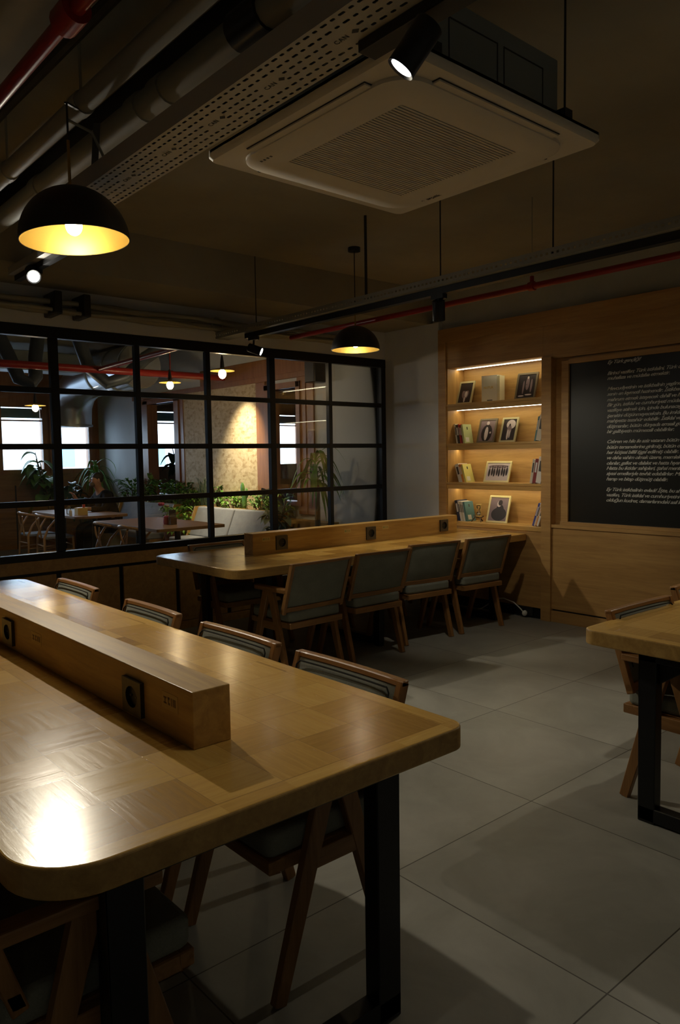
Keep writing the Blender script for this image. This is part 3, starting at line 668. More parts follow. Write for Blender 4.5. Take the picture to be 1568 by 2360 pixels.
chair(.300, 2.55, -PI/2, 'armchair on the near table\'s left side behind the first', 'armchairs on the near table\'s left side')
G2 = 'armchairs along the camera side of the far table'
chair(3.20, 3.895, .03, 'leftmost armchair seen from behind at the far table', G2)
chair(3.83, 3.945, -.03, 'second armchair from the left seen from behind at the far table', G2)
chair(4.475, 4.03, -.10, 'third armchair from the left seen from behind at the far table', G2)
chair(5.095, 3.985, -.08, 'rightmost armchair at the far table, beside the bookcase wall', G2)
G3 = 'armchairs between the far table and the glass partition'
chair(3.29, 5.385, PI, 'leftmost armchair behind the far table, its top rail above the tabletop', G3)
chair(3.95, 5.42, PI, 'armchair behind the far table hidden by the power beam, left of centre', G3)
chair(4.62, 5.42, PI, 'armchair behind the far table hidden by the power beam, right of centre', G3)
chair(5.28, 5.42, PI, 'armchair behind the far table nearest the bookcase', G3)
G4 = 'armchairs on the wall side of the right table'
chair(3.285, 1.715, PI-.03, 'armchair with pale-edged back behind the right table\'s corner', G4)
chair(4.05, 1.80, PI, 'second armchair behind the right table, cut by the view edge', G4)

# charger cable from the wall socket
b = MB(); b.tube([(5.66, 4.42, .11), (5.68, 4.36, .155), (5.70, 4.29, .165), (5.73, 4.20, .135), (5.75, 4.14, .08), (5.765, 4.115, .045)], .0055, 8)
b.tube([(5.66, 4.42, .11), (5.64, 4.50, .05), (5.60, 4.62, .006), (5.50, 4.8, .006)], .0055, 8)
t_ = thing('power_cable', (5.77, 4.11, 0), 'white power cable curving to the black floor outlet beside the post', 'cable')
b.build('cord', 'white_plastic', t_, smooth=True)
MB().ell((5.768, 4.108, .042), (.030, .022, .026)).build('plug', 'white_plastic', t_, smooth=True)
tag(MB().box(5.792, 5.81, 4.04, 4.18, .02, .098).build('floor_outlet', 'black_plastic', bevel=.003), 'black outlet plate low on the wood wall under the far table', 'socket')

# ================================================================== PENDANTS
def pendant(x, y, z, label, ztop, R_=.197, brass=.30):
    t_ = thing('pendant_lamp', (x, y, z), label, 'lamp', 'dome pendants over the work tables')
    n = 14; prof = [(R_*math.cos(PI/2*k/n), .192*math.sin(PI/2*k/n)) for k in range(n)]+[(.012, .192)]
    MB().lathe(prof, (x, y, z), 48).build('lamp_shade', 'shade_black', t_, smooth=True)
    pi_ = [(r*.985-.0005, h*.985-.0002) for r, h in prof]
    b = MB().lathe(pi_, (x, y, z), 48); b.add([], []); o = b.build('shade_lining', 'gold_inside', t_, smooth=True)
    bm = bmesh.new(); bm.from_mesh(o.data); bmesh.ops.reverse_faces(bm, faces=bm.faces); bm.to_mesh(o.data); bm.free()
    MB().lathe([(R_, 0), (R_+.0012, .003), (R_*.982, .003), (R_*.982, 0), (R_, 0)], (x, y, z), 48).build('shade_rim', 'shade_black', t_, smooth=True)
    MB().ell((x, y, z+.055), (.030, .030, .036), 20, 12).build('bulb', 'bulb', t_, smooth=True)
    MB().tube([(x, y, z+.09), (x, y, z+.19)], .020, 16).build('bulb_holder', 'brass', t_, smooth=True)
    MB().tube([(x, y, z+.19), (x, y, z+.19+brass)], .0055, 10).build('stem', 'brass', t_, smooth=True)
    MB().tube([(x, y, z+.19+brass), (x, y, ztop)], .004, 8).build('cord', 'dark_cable', t_)
    if ztop > 3: MB().lathe([(0, 0), (.05, .0), (.05, .03), (0, .03)], (x, y, ztop), 20).build('ceiling_cup', 'black_plastic', t_, smooth=True)
    return t_
pendant(*PENDANTS[0], 'large black dome pendant with glowing gold inside, over the near table', 2.80, brass=.17)
_R = Matrix.Rotation(math.radians(-3.5), 4, Vector((.65, .757, 0)))          # the shade hangs slightly askew on its stem
for ch in [o for o in bpy.data.objects if o.parent and o.parent.name == 'pendant_lamp' and o.name.split('.')[0] not in ('stem', 'cord')]:
    ch.location = Vector((0, 0, .19))-_R @ Vector((0, 0, .19)); ch.rotation_euler = _R.to_euler()
tag(MB().bar((1.125, 2.795, 2.80), (1.25, 2.985, 2.875), .012, .006).build('hanger_strap', 'dark_cable'), 'small strap holding the near pendant cord to the pipe clamp', 'strap')
pendant(*PENDANTS[1], 'smaller-looking black dome pendant hanging over the far table', 3.14, brass=.10)

# ================================================================== TRACK SPOTS
def spot(loc, tgt, label, lens='lens', r=.042, L=.135, track_z=2.5, hook=None):
    loc = Vector(loc); d_ = (Vector(tgt)-loc).normalized(); back = loc-d_*L
    t_ = thing('track_spotlight', loc, label, 'spotlight', 'black track spotlights')
    q = (-d_).to_track_quat('Z', 'Y').to_matrix().to_4x4()
    face = loc+d_*.006
    MB().lathe([(r*.80, .004), (r, 0), (r, L*.97), (r*.93, L), (0, L)], loc+d_*.010, 32, q).build('lamp_body', 'black_paint', t_, smooth=True)
    MB().lathe([(0, .006), (r*.80, .006), (r*.80, .004)], loc+d_*.010, 32, q).build('lens', lens, t_)
    h = Vector(hook) if hook else Vector((back.x, back.y, track_z)); mid = loc-d_*L*.75
    b = MB(); b.tube([mid, Vector((h.x, h.y, (h.z+mid.z)/2)), h], .009, 8); b.box(h.x-.022, h.x+.022, h.y-.05, h.y+.05, h.z-.012, h.z+.016)
    b.build('bracket', 'black_paint', t_)
    return t_
S = SPOTS
NEAR_AIM = Vector(S['camera_side'][0])+Vector((-.0351, .0486, -.080))
mat('lens_near', (1, 1, 1), .5, emis=(.90, .93, 1.0), est=3.5)
spot(Vector(S['camera_side'][0])+Vector((.009, -.003, .012)), NEAR_AIM, 'black cylinder spotlight under the cable tray, top centre beside the air conditioner', 'lens_near', .035, .118, hook=(1.385, 1.31, 2.535))
spot(Vector(S['window_end'][0])+Vector((.004, .02, .004)), (.85, 1.15, .6), 'dazzling spotlight facing the camera below the near pendant', 'lens_bright', .042, .12, hook=(1.75, 4.93, 2.69))
spot(Vector(S['glass_side'][0])+Vector((-.01, .012, .02)), (4.5, 4.3, 1.9), 'small lit spotlight angled right under the rail\'s far end', 'lens', .036, .12, hook=(3.67, 5.33, 2.50))
spot(Vector(S['board_side'][0])+Vector((-.002, .001, .02)), (3.84, 3.40, 1.9), 'black spotlight pointing down below the rail in front of the wood wall', 'lens', .040, .125, hook=(3.68, 3.275, 2.50))
spot(Vector(S['hall_side'][0])+Vector((.01, 0, .02)), S['hall_side'][1], 'black spotlight over the right table outside the view', 'lens', .040, .125, hook=(4.68, 1.55, 2.62))

spot(Vector(S['fill_left'][0])+Vector((0, -.01, .02)), S['fill_left'][1], 'added fill spotlight behind the viewpoint, left', 'lens', .040, .125, hook=(-.9, -1.24, 2.62))  # heads of the added fill lamps, out of view
spot(Vector(S['fill_right'][0])+Vector((0, -.01, .02)), S['fill_right'][1], 'added fill spotlight behind the viewpoint, right', 'lens', .040, .125, hook=(2.6, -1.65, 2.62))
# ================================================================== CABLE TRAYS, RAILS
def perforated_sheet(b, x0, x1, y0, y1, z, rows, pitch, slot_l, slot_w, stagger=True, skip=()):
    """sheet in XY with rounded slots along Y, real openings"""
    rw = (x1-x0)/rows; ny = int((y1-y0)/pitch)
    for r in range(rows):
        xa, xb = x0+r*rw, x0+(r+1)*rw; xc = (xa+xb)/2
        yy = y0; sh = (pitch/2 if (stagger and r % 2) else 0)
        if sh: b.add([(xa, y0, z), (xb, y0, z), (xb, y0+sh, z), (xa, y0+sh, z)], [(0, 1, 2, 3)]); yy += sh
        k = 0
        while yy+pitch <= y1+1e-6:
            ya, yb = yy, yy+pitch; yc = (ya+yb)/2
            if (r, k % 9) in skip:
                b.add([(xa, ya, z), (xb, ya, z), (xb, yb, z), (xa, yb, z)], [(0, 1, 2, 3)])
            else:
                hl, hw = slot_l/2*(1 if k % 2 else .72), slot_w/2; c_ = hw*.7
                inn = [(xc-hw, yc-hl+c_), (xc-hw+c_, yc-hl), (xc+hw-c_, yc-hl), (xc+hw, yc-hl+c_), (xc+hw, yc+hl-c_), (xc+hw-c_, yc+hl), (xc-hw+c_, yc+hl), (xc-hw, yc+hl-c_)]
                out = [(xa, ya), (xa, ya), (xb, ya), (xb, ya), (xb, yb), (xb, yb), (xa, yb), (xa, yb)]
                vs = [(p[0], p[1], z) for p in inn]+[(xa, ya, z), (xb, ya, z), (xb, yb, z), (xa, yb, z)]
                b.add(vs, [(0, 8, 1), (1, 8, 9, 2), (2, 9, 3), (3, 9, 10, 4), (4, 10, 5), (5, 10, 11, 6), (6, 11, 7), (7, 11, 8, 0)])
            yy += pitch; k += 1
        if yy < y1-1e-6: b.add([(xa, yy, z), (xb, yy, z), (xb, y1, z), (xa, y1, z)], [(0, 1, 2, 3)])
ct = thing('cable_tray', (1.33, 2.0, 2.55), 'wide perforated cable tray running diagonally past the air conditioner', 'cable tray')
b = MB(); b.box(1.228, 1.231, .2, 3.45, 2.55, 2.615).box(1.402, 1.405, .2, 3.45, 2.55, 2.615)
b.build('tray_side', 'tray_metal', ct)
b = MB(); perforated_sheet(b, 1.228, 1.405, .2, 3.45, 2.55, 6, .034, .024, .0085, True, skip={(2, 0), (3, 0), (2, 1), (3, 1), (2, 2), (3, 2)}); b.build('tray_bottom', 'tray_metal', ct, solid=.0012)
b = MB(); lets = []
k = 0; y_ = .2
while y_ < 3.35:
    yc = y_+.016
    b.add([(1.3165-.010, yc, 2.5488), (1.3165, yc-.014, 2.5488), (1.3165+.010, yc, 2.5488), (1.3165, yc+.014, 2.5488)], [(0, 1, 2, 3)])
    mt = Matrix.Translation((1.309, y_+.038, 2.5489)) @ Matrix(((0, -1, 0, 0), (1, 0, 0, 0), (0, 0, 1, 0), (0, 0, 0, 1))) @ Matrix.Rotation(PI, 4, 'X')
    mt = Matrix.Translation((1.3085, y_+.094, 2.5489)) @ Matrix(((0, 1, 0, 0), (-1, 0, 0, 0), (0, 0, 1, 0), (0, 0, 0, 1))) @ Matrix.Diagonal((1, 1, 1, 1))
    # read from below: x of the text runs to -Y, up of the text to -X ... mirrored by looking up
    mt = Matrix.Translation((1.3235, y_+.094, 2.5489)) @ Matrix(((0, -1, 0, 0), (-1, 0, 0, 0), (0, 0, -1, 0), (0, 0, 0, 1)))
    lets.append(text_mesh('lettering', 'CAN', .022, mt, 'tray_inside', ct, extrude=.0002, bold=.0002, spacing=1.15)); y_ += .034*9
join_meshes(lets, 'lettering', ct)
dc = b.build('diamond_cutouts', 'tray_inside', ct); dc['kind'] = 'stuff'
MB().box(1.235, 1.398, .2, 3.42, 2.612, 2.617).build('tray_cover', 'tray_inside', ct)
# cables lying in the tray, and light-coloured conduit beside it
for xx, rr, nm in ((1.262, .012, 'white flat cable lying left in the cable tray'), (1.318, .014, 'pale cable lying along the middle of the cable tray'), (1.372, .010, 'thin pale cable at the right side of the cable tray')):
    P = [(xx+.006*math.sin(i*1.7), .2+i*.2, 2.553+rr) for i in range(17)]
    tag(MB().tube(P, rr, 8).build('cable', 'pipe_paint', smooth=True), nm, 'cable', 'cables in the tray')
b = MB(); b.box(1.352, 1.412, .9, 1.47, 2.520, 2.549); tag(b.build('lighting_track', 'black_paint', bevel=.002), 'short black lighting track under the cable tray, top centre', 'track')
# tray + track behind the near pendant carrying the dazzling spot
ct2 = thing('cable_tray', (1.66, 4.0, 2.66), 'narrow tray with a lighting track running behind the near pendant', 'cable tray')
MB().box(1.69, 1.81, 3.9, 5.28, 2.735, 2.78).build('tray_side', 'tray_metal', ct2); MB().box(1.73, 1.77, 3.9, 5.28, 2.70, 2.735).build('lighting_track', 'black_paint', ct2)
MB().tube([(1.79, 4.1, 2.77), (1.79, 4.1, ZC)], .004, 6).build('hanger_rod', 'pipe_paint', ct2); MB().tube([(1.79, 5.1, 2.77), (1.79, 5.1, ZC)], .004, 6).build('hanger_rod', 'pipe_paint', ct2)
# right rail: perforated channel with track
rl = thing('cable_tray', (3.66, 3.0, 2.56), 'slim perforated cable channel hanging in front of the wood wall', 'cable tray')
b = MB(); Y0, Y1 = -1.5, 5.84
b.box(3.615, 3.617, Y0, Y1, 2.560, 2.578).box(3.615, 3.617, Y0, Y1, 2.590, 2.612).box(3.743, 3.745, Y0, Y1, 2.560, 2.612).box(3.615, 3.745, Y0, Y1, 2.558, 2.560)
y_ = Y0
while y_ < Y1: b.box(3.615, 3.617, y_, y_+.018, 2.578, 2.590); y_ += .034
b.build('channel', 'channel_metal', rl)
MB().box(3.66, 3.71, Y0, 5.45, 2.515, 2.556).build('lighting_track', 'black_paint', rl)
for yy in (2.44, 3.26, 3.95, 5.3, .6):
    MB().tube([(3.68, yy, 2.60), (3.68, yy, ZC)], .0045 if yy != 3.95 else .010, 8).build('hanger_rod', 'dark_cable', rl); MB().box(3.63, 3.73, yy-.02, yy+.02, 2.604, 2.616).build('hanger_clip', 'tray_metal', rl)
tag(MB().box(4.66, 4.70, -1, 1.66, 2.62, 2.65).build('lighting_track', 'black_paint'), 'black lighting track above the right table outside the view', 'track')

# ================================================================== PIPES
def pipe(name, pts, r, m_, label, cat='pipe', group=None, n=14, extra=None):
    t_ = thing(name, pts[0], label, cat, group); MB().tube(pts, r, n).build('pipe_run', m_, t_, smooth=True)
    return t_
t_ = pipe('sprinkler_pipe', [(4.285, -2.9, 2.60), (4.285, 2.0, 2.60), (4.285, 5.62, 2.60)], .021, 'red_paint', 'red sprinkler pipe running past the rail towards the glass partition', group='red sprinkler pipes')
for yy in (3.0, .5):
    MB().tube([(4.285, yy-.02, 2.60), (4.285, yy+.02, 2.60)], .030, 16).tube([(4.285, yy, 2.60), (4.285, yy, 2.665)], .014, 8).build('pipe_clamp', 'red_paint', t_, smooth=True)
    MB().tube([(4.285, yy, 2.66), (4.285, yy, ZC)], .003, 6).build('hanger_rod', 'pipe_paint', t_)
t_ = pipe('sprinkler_pipe', [(.93, .2, 2.80), (.93, 5.2, 2.80)], .024, 'red_paint', 'red sprinkler pipe crossing the top left corner', group='red sprinkler pipes')
MB().tube([(.93, 2.20, 2.80), (.93, 2.30, 2.80)], .044, 16).tube([(.93, 2.25, 2.80), (.93, 2.25, ZC)], .008, 8).build('pipe_clamp', 'red_paint', t_, smooth=True)
t_ = pipe('ceiling_pipe', [(1.27, .2, 2.905), (1.27, 5.28, 2.905)], .040, 'pipe_paint', 'thinner painted pipe under the ceiling, left of the two above the near pendant', group='painted ceiling pipes')
for yy in (1.9, 3.0, 3.9): MB().tube([(1.27, yy-.03, 2.905), (1.27, yy+.03, 2.905)], .046, 16).tube([(1.27, yy, 2.9), (1.27, yy, ZC)], .006, 8).build('pipe_clamp', 'pipe_paint', t_, smooth=True)
t_ = pipe('ceiling_pipe', [(1.50, .2, 2.93), (1.50, 5.28, 2.93)], .055, 'pipe_paint', 'thicker painted pipe under the ceiling, between the thin pipe and the cable tray', group='painted ceiling pipes')
for yy in (2.75, 2.95, 4.1): MB().tube([(1.50, yy-.045, 2.93), (1.50, yy+.045, 2.93)], .063, 16).build('pipe_sleeve', 'pipe_paint', t_, smooth=True)
MB().tube([(1.50, 2.05, 2.93), (1.50, 2.22, 2.93)], .066, 18).build('black_coupling', 'black_plastic', t_, smooth=True)
tag(MB().tube([(1.12, .2, 3.00), (1.13, 2.2, 2.98), (1.12, 3.4, 3.0), (1.12, 5.2, 3.0)], .022, 8).build('cable', 'dark_cable', smooth=True), 'dark cable bundle beside the thin ceiling pipe', 'cable')
tag(MB().box(1.58, 1.68, .2, 5.2, 3.02, ZC).build('duct', 'dark_cable'), 'flat dark duct against the ceiling behind the cable tray', 'duct')
# ragged ties and hangers around the near pendant
tag(MB().tube([(1.22, 3.02, 2.84), (1.30, 2.98, 2.80), (1.36, 3.02, 2.74), (1.42, 3.05, 2.67), (1.44, 3.2, 2.63)], .006, 8).build('cable', 'pipe_paint', smooth=True), 'loose white wire arching from the pipe clamp to the cable tray', 'cable')
tag(MB().bar((1.34, 3.02, 2.86), (1.40, 3.22, 2.64), .03, .003, (0, 1, 0)).build('hanger_strap', 'dark_cable'), 'dark metal strap between pipe clamp and cable tray', 'strap')
# conduit along the tray's right side
pts = [(1.50+.006*math.sin(i*2.3), .9+i*.16, 2.66+.004*math.cos(i*1.9)) for i in range(17)]
tag(MB().tube(pts, .026, 10).build('conduit', 'pipe_paint', smooth=True), 'pale flexible conduit between the cable tray and the air conditioner', 'conduit')
tag(MB().tube([(1.66, 3.0, 3.13), (3.05, 2.98, 3.13)], .022, 12).build('conduit', 'pipe_paint', smooth=True), 'straight painted conduit on the ceiling left of the air conditioner', 'conduit')
# bundle over the partition
for i, (yy, zz, rr, lab) in enumerate(((5.86, 2.655, .030, 'thick wrapped pipe running above the glass partition'), (5.80, 2.70, .020, 'upper thin pipe running above the glass partition'), (5.75, 2.635, .014, 'front thin pipe running above the glass partition'), (5.90, 2.72, .018, 'rear pipe running high above the glass partition'))):
    P = [(-2.9+k*.35, yy+.012*math.sin(k*1.3+i), zz+.010*math.sin(k*2.1+i*2)) for k in range(25)]
    tag(MB().tube(P, rr, 10).build('wall_pipe', 'pipe_paint', smooth=True), lab, 'pipe', 'pipes above the partition')
for xx, lab in ((2.18, 'left black pipe bracket above the glass partition'), (2.40, 'right black pipe bracket above the glass partition')):
    MBb = MB().box(xx-.03, xx+.03, 5.70, 5.94, 2.60, 2.77); tag(MBb.build('pipe_bracket', 'black_plastic', bevel=.01), lab, 'bracket', 'black brackets above the partition')
P = [(3.62+.05*math.cos(a), 5.82, 2.68+.06*math.sin(a)) for a in [2*PI*k/14 for k in range(29)]]
tag(MB().tube(P, .010, 8).build('cable', 'pipe_paint', smooth=True), 'coiled white cable at the end of the slim channel', 'cable')

# ================================================================== AIR CONDITIONER
ac = thing('air_conditioner', (2.05, 2.0, 2.6), 'square ceiling cassette air conditioner with beige panel and slotted grille', 'air conditioner')
AX0, AX1, AY0, AY1 = 1.532, 2.550, 1.488, 2.508
# panel ring with outlets; grille inset
def ring(b, o, i, z0, z1=None):
    n = len(o); z1 = z0 if z1 is None else z1
    b.add([(x, y, z0) for x, y in o]+[(x, y, z1) for x, y in i], [(k, (k+1) % n, n+(k+1) % n, n+k) for k in range(n)])
b = MB(); o1 = rrect(AX0, AX1, AY0, AY1, .03); o2 = rrect(AX0+.01, AX1-.01, AY0+.01, AY1-.01, .03); i1 = rrect(AX0+.115, AX1-.115, AY0+.115, AY1-.115, .05)
ring(b, o1, o1, 2.635, 2.612); ring(b, o1, o2, 2.612, 2.600); ring(b, o2, i1, 2.600, 2.600); b.prism(o1, 2.625, 2.635)
b.build('panel', 'ac_white', ac, smooth=True)
b = MB(); q1 = rrect(AX0+.075, AX1-.075, AY0+.075, AY1-.075, .11); q2 = rrect(AX0+.085, AX1-.085, AY0+.085, AY1-.085, .11); q3 = rrect(AX0+.165, AX1-.165, AY0+.165, AY1-.165, .02); q4 = rrect(AX0+.185, AX1-.185, AY0+.185, AY1-.185, .01)
ring(b, q1, q1, 2.600, 2.588); ring(b, q1, q2, 2.588, 2.582); ring(b, q2, q3, 2.582, 2.582); ring(b, q3, q4, 2.582, 2.585); ring(b, q4, rrect(AX0+.215, AX1-.215, AY0+.215, AY1-.215, .01), 2.585, 2.586)
b.build('grille_frame', 'ac_white', ac, smooth=True)
b = MB(); gx0, gx1, gy0, gy1 = AX0+.215, AX1-.215, AY0+.215, AY1-.215
n = 40
for k in range(n): yy = gy0+(gy1-gy0)*(k+.5)/n; b.box(gx0, gx1, yy-.0042, yy+.0042, 2.585, 2.594)
for k in range(5): xx = gx0+(gx1-gx0)*k/4; b.box(xx-.002, xx+.002, gy0, gy1, 2.588, 2.596)
b.build('grille', 'ac_white', ac)
MB().box(gx0-.01, gx1+.01, gy0-.01, gy1+.01, 2.600, 2.602).build('filter', 'ac_line', ac)
# four air flaps with dark slots
for nm, (xa, xb, ya, yb), ax_ in (('a', (AX0+.045, AX0+.085, AY0+.20, AY1-.20), 'y'), ('b', (AX1-.085, AX1-.045, AY0+.20, AY1-.20), 'y'), ('c', (AX0+.20, AX1-.20, AY0+.045, AY0+.085), 'x'), ('d', (AX0+.20, AX1-.20, AY1-.085, AY1-.045), 'x')):
    MB().box(xa, xb, ya, yb, 2.5975, 2.5992).build('air_slot', 'ac_line', ac)
    if ax_ == 'y': MB().box(xa+.003, xb-.010, ya+.004, yb-.004, 2.592, 2.597).build('air_flap', 'ac_white', ac)
    else: MB().box(xa+.004, xb-.004, ya+.003, yb-.010, 2.592, 2.597).build('air_flap', 'ac_white', ac)
b = MB().box(1.70, 2.40, 1.575, 2.42, 2.635, 2.875); b.build('casing', 'galvanised', ac, bevel=.004)
b = MB()
for xa, xb in ((1.82, 2.06), (2.09, 2.31)):
    za, zb_ = 2.69, 2.82
    for (p, q, r_, s_) in ((xa, xb, za, za+.004), (xa, xb, zb_-.004, zb_), (xa, xa+.004, za, zb_), (xb-.004, xb, za, zb_)): b.box(p, q, 1.5735, 1.5750, r_, s_)
b.build('knockout_outline', 'ac_line', ac)
for xx, yy in ((2.385, 1.55), (1.70, 1.55), (2.41, 2.44), (1.70, 2.44)):
    MB().tube([(xx+.02, yy, 2.66), (xx+.02, yy, ZC)], .004, 8).box(xx+.0, xx+.045, yy-.015, yy+.025, 2.66, 2.70).build('hanger_rod', 'dark_cable', ac)
# maker's mark on the +X edge strip, small indicator marks on the opposite corner
mt = Matrix.Translation((2.505-.035, 2.0, 2.5815)) @ Matrix(((0, -1, 0, 0), (-1, 0, 0, 0), (0, 0, -1, 0), (0, 0, 0, 1)))
LOGO = Matrix.Translation((2.135, AY1-.052, 2.5988)) @ Matrix(((1, 0, 0, 0), (0, -1, 0, 0), (0, 0, -1, 0), (0, 0, 0, 1)))
LOGO = Matrix.Translation((2.452, 2.24, 2.5812)) @ Matrix(((0, -1, 0, 0), (-1, 0, 0, 0), (0, 0, -1, 0), (0, 0, 0, 1)))
text_mesh('lettering', 'arçelik', .028, LOGO, 'ac_line', ac, extrude=.0002, bold=.0006)
b = MB().add([(2.452-.008+.0, 2.262, 2.5812), (2.452, 2.252, 2.5812), (2.438, 2.262, 2.5812), (2.446, 2.272, 2.5812)], [(0, 1, 2, 3)]); b.build('logo_mark', 'ac_line', ac)
b = MB()
for k in range(4): b.box(1.655, 1.665, 2.33-.02*k, 2.338-.02*k, 2.5808, 2.5815)
b.build('indicator_marks', 'ac_line', ac)

# ================================================================== DINING ROOM BEYOND THE GLASS
YF = 13.5
def holes_wall(x0, x1, holes, z0, z1, y0, y1, zb=0, zt_=ZC, axis='x'):
    """wall along X (or Y) with rectangular openings"""
    b = MB()
    def B(a, c, p, q):
        if axis == 'x': b.box(a, c, y0, y1, p, q)
        else: b.box(y0, y1, a, c, p, q)
    a = x0
    for h0, h1, hz0, hz1 in holes:
        B(a, h0, zb, zt_); B(h0, h1, zb, hz0); B(h0, h1, hz1, zt_); a = h1
    B(a, x1, zb, zt_); return b
FW = [(1.40, 2.45), (2.65, 3.85), (4.06, 4.80), (4.94, 5.63), (6.9, 7.62), (8.2, 9.3), (9.62, 10.5)]  # first two windows lie out of view, added to bring in daylight
struct(holes_wall(-3, 13, [(a, c, 1.34, 2.47) for a, c in FW], 0, 0, YF, YF+.2).build('wall_far', 'frame_wood'))
struct(MB().box(12.9, 13, 5.9, YF+.2, 0, ZC).build('wall_annex_right', 'grey_wall'))
struct(MB().box(5.92, 13, 5.9, 6.0, 0, ZC).build('wall_annex_front', 'grey_wall'))
for i, (a, c) in enumerate(FW):
    o = thing('window_%d' % (i+2), ((a+c)/2, YF, 1.34), None, None); o['kind'] = 'structure'
    b = MB(); b.box(a-.05, a+.03, YF-.03, YF+.06, 1.29, 2.52).box(c-.03, c+.05, YF-.03, YF+.06, 1.29, 2.52).box(a, c, YF-.03, YF+.06, 2.44, 2.52).box(a, c, YF-.05, YF+.06, 1.29, 1.37)
    b.box(a, c, YF+.01, YF+.04, 2.20, 2.225)
    b.build('window_frame', 'frame_wood', o)
    MB().box(a, c, YF+.02, YF+.028, 1.36, 2.45).build('pane', 'glass_clear', o)
    MB().box(a+.03, c-.03, YF+.075, YF+.085, 2.26, 2.425).build('roller_blind', 'c_teal', o)
# right hand wall of the dining room: grey plaster, wooden openings, OSB panel
struct(holes_wall(YG+.03, YF, [(7.47, 8.06, .95, 2.37), (10.55, 11.45, .95, 2.40)], 0, 0, 5.80, 5.92, axis='y').build('wall_dining_right', 'grey_wall'))
b = MB()
b.box(5.76, 5.80, 7.20, 12.0, 2.49, 2.56).box(5.78, 5.80, 7.20, 9.8, 2.56, 2.78)
b.box(5.765, 5.80, 7.30, 7.47, .8, 2.49).box(5.775, 5.80, 7.16, 7.30, .8, 2.49)
b.box(5.745, 5.93, 7.40, 7.475, .95, 2.44).box(5.745, 5.93, 8.055, 8.15, .95, 2.44).box(5.745, 5.93, 7.40, 8.15, 2.37, 2.44).box(5.765, 5.80, 8.15, 8.36, .8, 2.49)
b.box(5.745, 5.93, 10.42, 10.56, .95, 2.46).box(5.745, 5.93, 11.44, 11.60, .95, 2.46).box(5.745, 5.93, 10.42, 11.6, 2.40, 2.48).box(5.765, 5.80, 10.30, 10.42, .8, 2.49).box(5.765, 5.80, 11.60, 11.75, .8, 2.49)
b.box(5.745, 5.93, 7.4, 8.15, .90, .955).box(5.745, 5.93, 10.42, 11.6, .90, .955)
struct(b.build('trim_3', 'frame_wood', bevel=.003, seg=1))
struct(MB().box(5.775, 5.80, 8.37, 10.30, .80, 2.49).build('trim_4', 'osb'))
# dark wood dado of the far wall with black gaps
b = MB(); b.box(-3, 5.8, YF-.03, YF, 0, 1.29); b.use(1)
for x in (2.2, 2.9, 3.6, 4.27, 4.85, 5.4): b.box(x-.012, x+.012, YF-.034, YF-.03, 0, 1.1)
struct(b.build('baseboard_far', ['teak_x', 'black_paint']))
# loudspeaker
t_ = thing('loudspeaker', (5.68, 6.95, 2.5), 'black loudspeaker mounted high on the grey wall behind the glass', 'speaker')
MB().box(5.60, 5.76, 6.90, 7.10, 2.38, 2.64).build('cabinet', 'black_plastic', t_, bevel=.01); MB().box(5.594, 5.60, 6.915, 7.085, 2.395, 2.625).build('grille', 'black_paint', t_); MB().box(5.76, 5.80, 6.98, 7.02, 2.48, 2.54).build('bracket', 'black_steel', t_)

# exterior seen overexposed through the far windows
tag(struct(MB().box(-30, 60, 14, 60, -.3, -.1).build('ground_outside', 'asphalt')))
for x0, x1, y0, y1, h, lab in ((-4, 9, 40, 46, 3.6, 'pale low building outside the left far windows'), (14, 30, 42, 48, 5.0, 'pale building outside the far right windows')):
    t_ = thing('building', ((x0+x1)/2, y0, -.1), lab, 'building'); MB().box(x0, x1, y0, y1, -.1, h).build('wall', 'building_pale', t_)
    for k in range(5): xx = x0+1+k*(x1-x0-2)/5; MB().box(xx, xx+1.6, y0-.05, y0, 1.2, 2.4).build('window', 'building_teal', t_)
    MB().box(x0-.3, x1+.3, y0-.3, y1, h, h+.3).build('roof', 'building_teal', t_)

# ---------------------------------------------------------------- furniture
def dining_table(x0, x1, y0, y1, label, r=.03):
    t_ = thing('dining_table', ((x0+x1)/2, (y0+y1)/2, 0), label, 'table', 'dining tables behind the glass')
    MB().prism(rrect(x0, x1, y0, y1, r), .715, .75).build('tabletop', 'dining_oak', t_, bevel=.004)
    for yy in (y0+.35, y1-.35):
        b = MB(); cx = (x0+x1)/2; b.tube([(cx, yy, .02), (cx, yy, .71)], .035, 14).prism([(cx-.22, yy-.04), (cx+.22, yy-.04), (cx+.22, yy+.04), (cx-.22, yy+.04)], 0, .02).box(cx-.2, cx+.2, yy-.04, yy+.04, .69, .715)
        b.build('pedestal', 'black_steel', t_)
    return t_
dining_table(3.82, 4.68, 7.45, 9.15, 'wooden dining table nearer the glass, with a pink flower on it')
dining_table(3.95, 4.72, 10.0, 11.85, 'wooden dining table where the bearded man sits', .12)
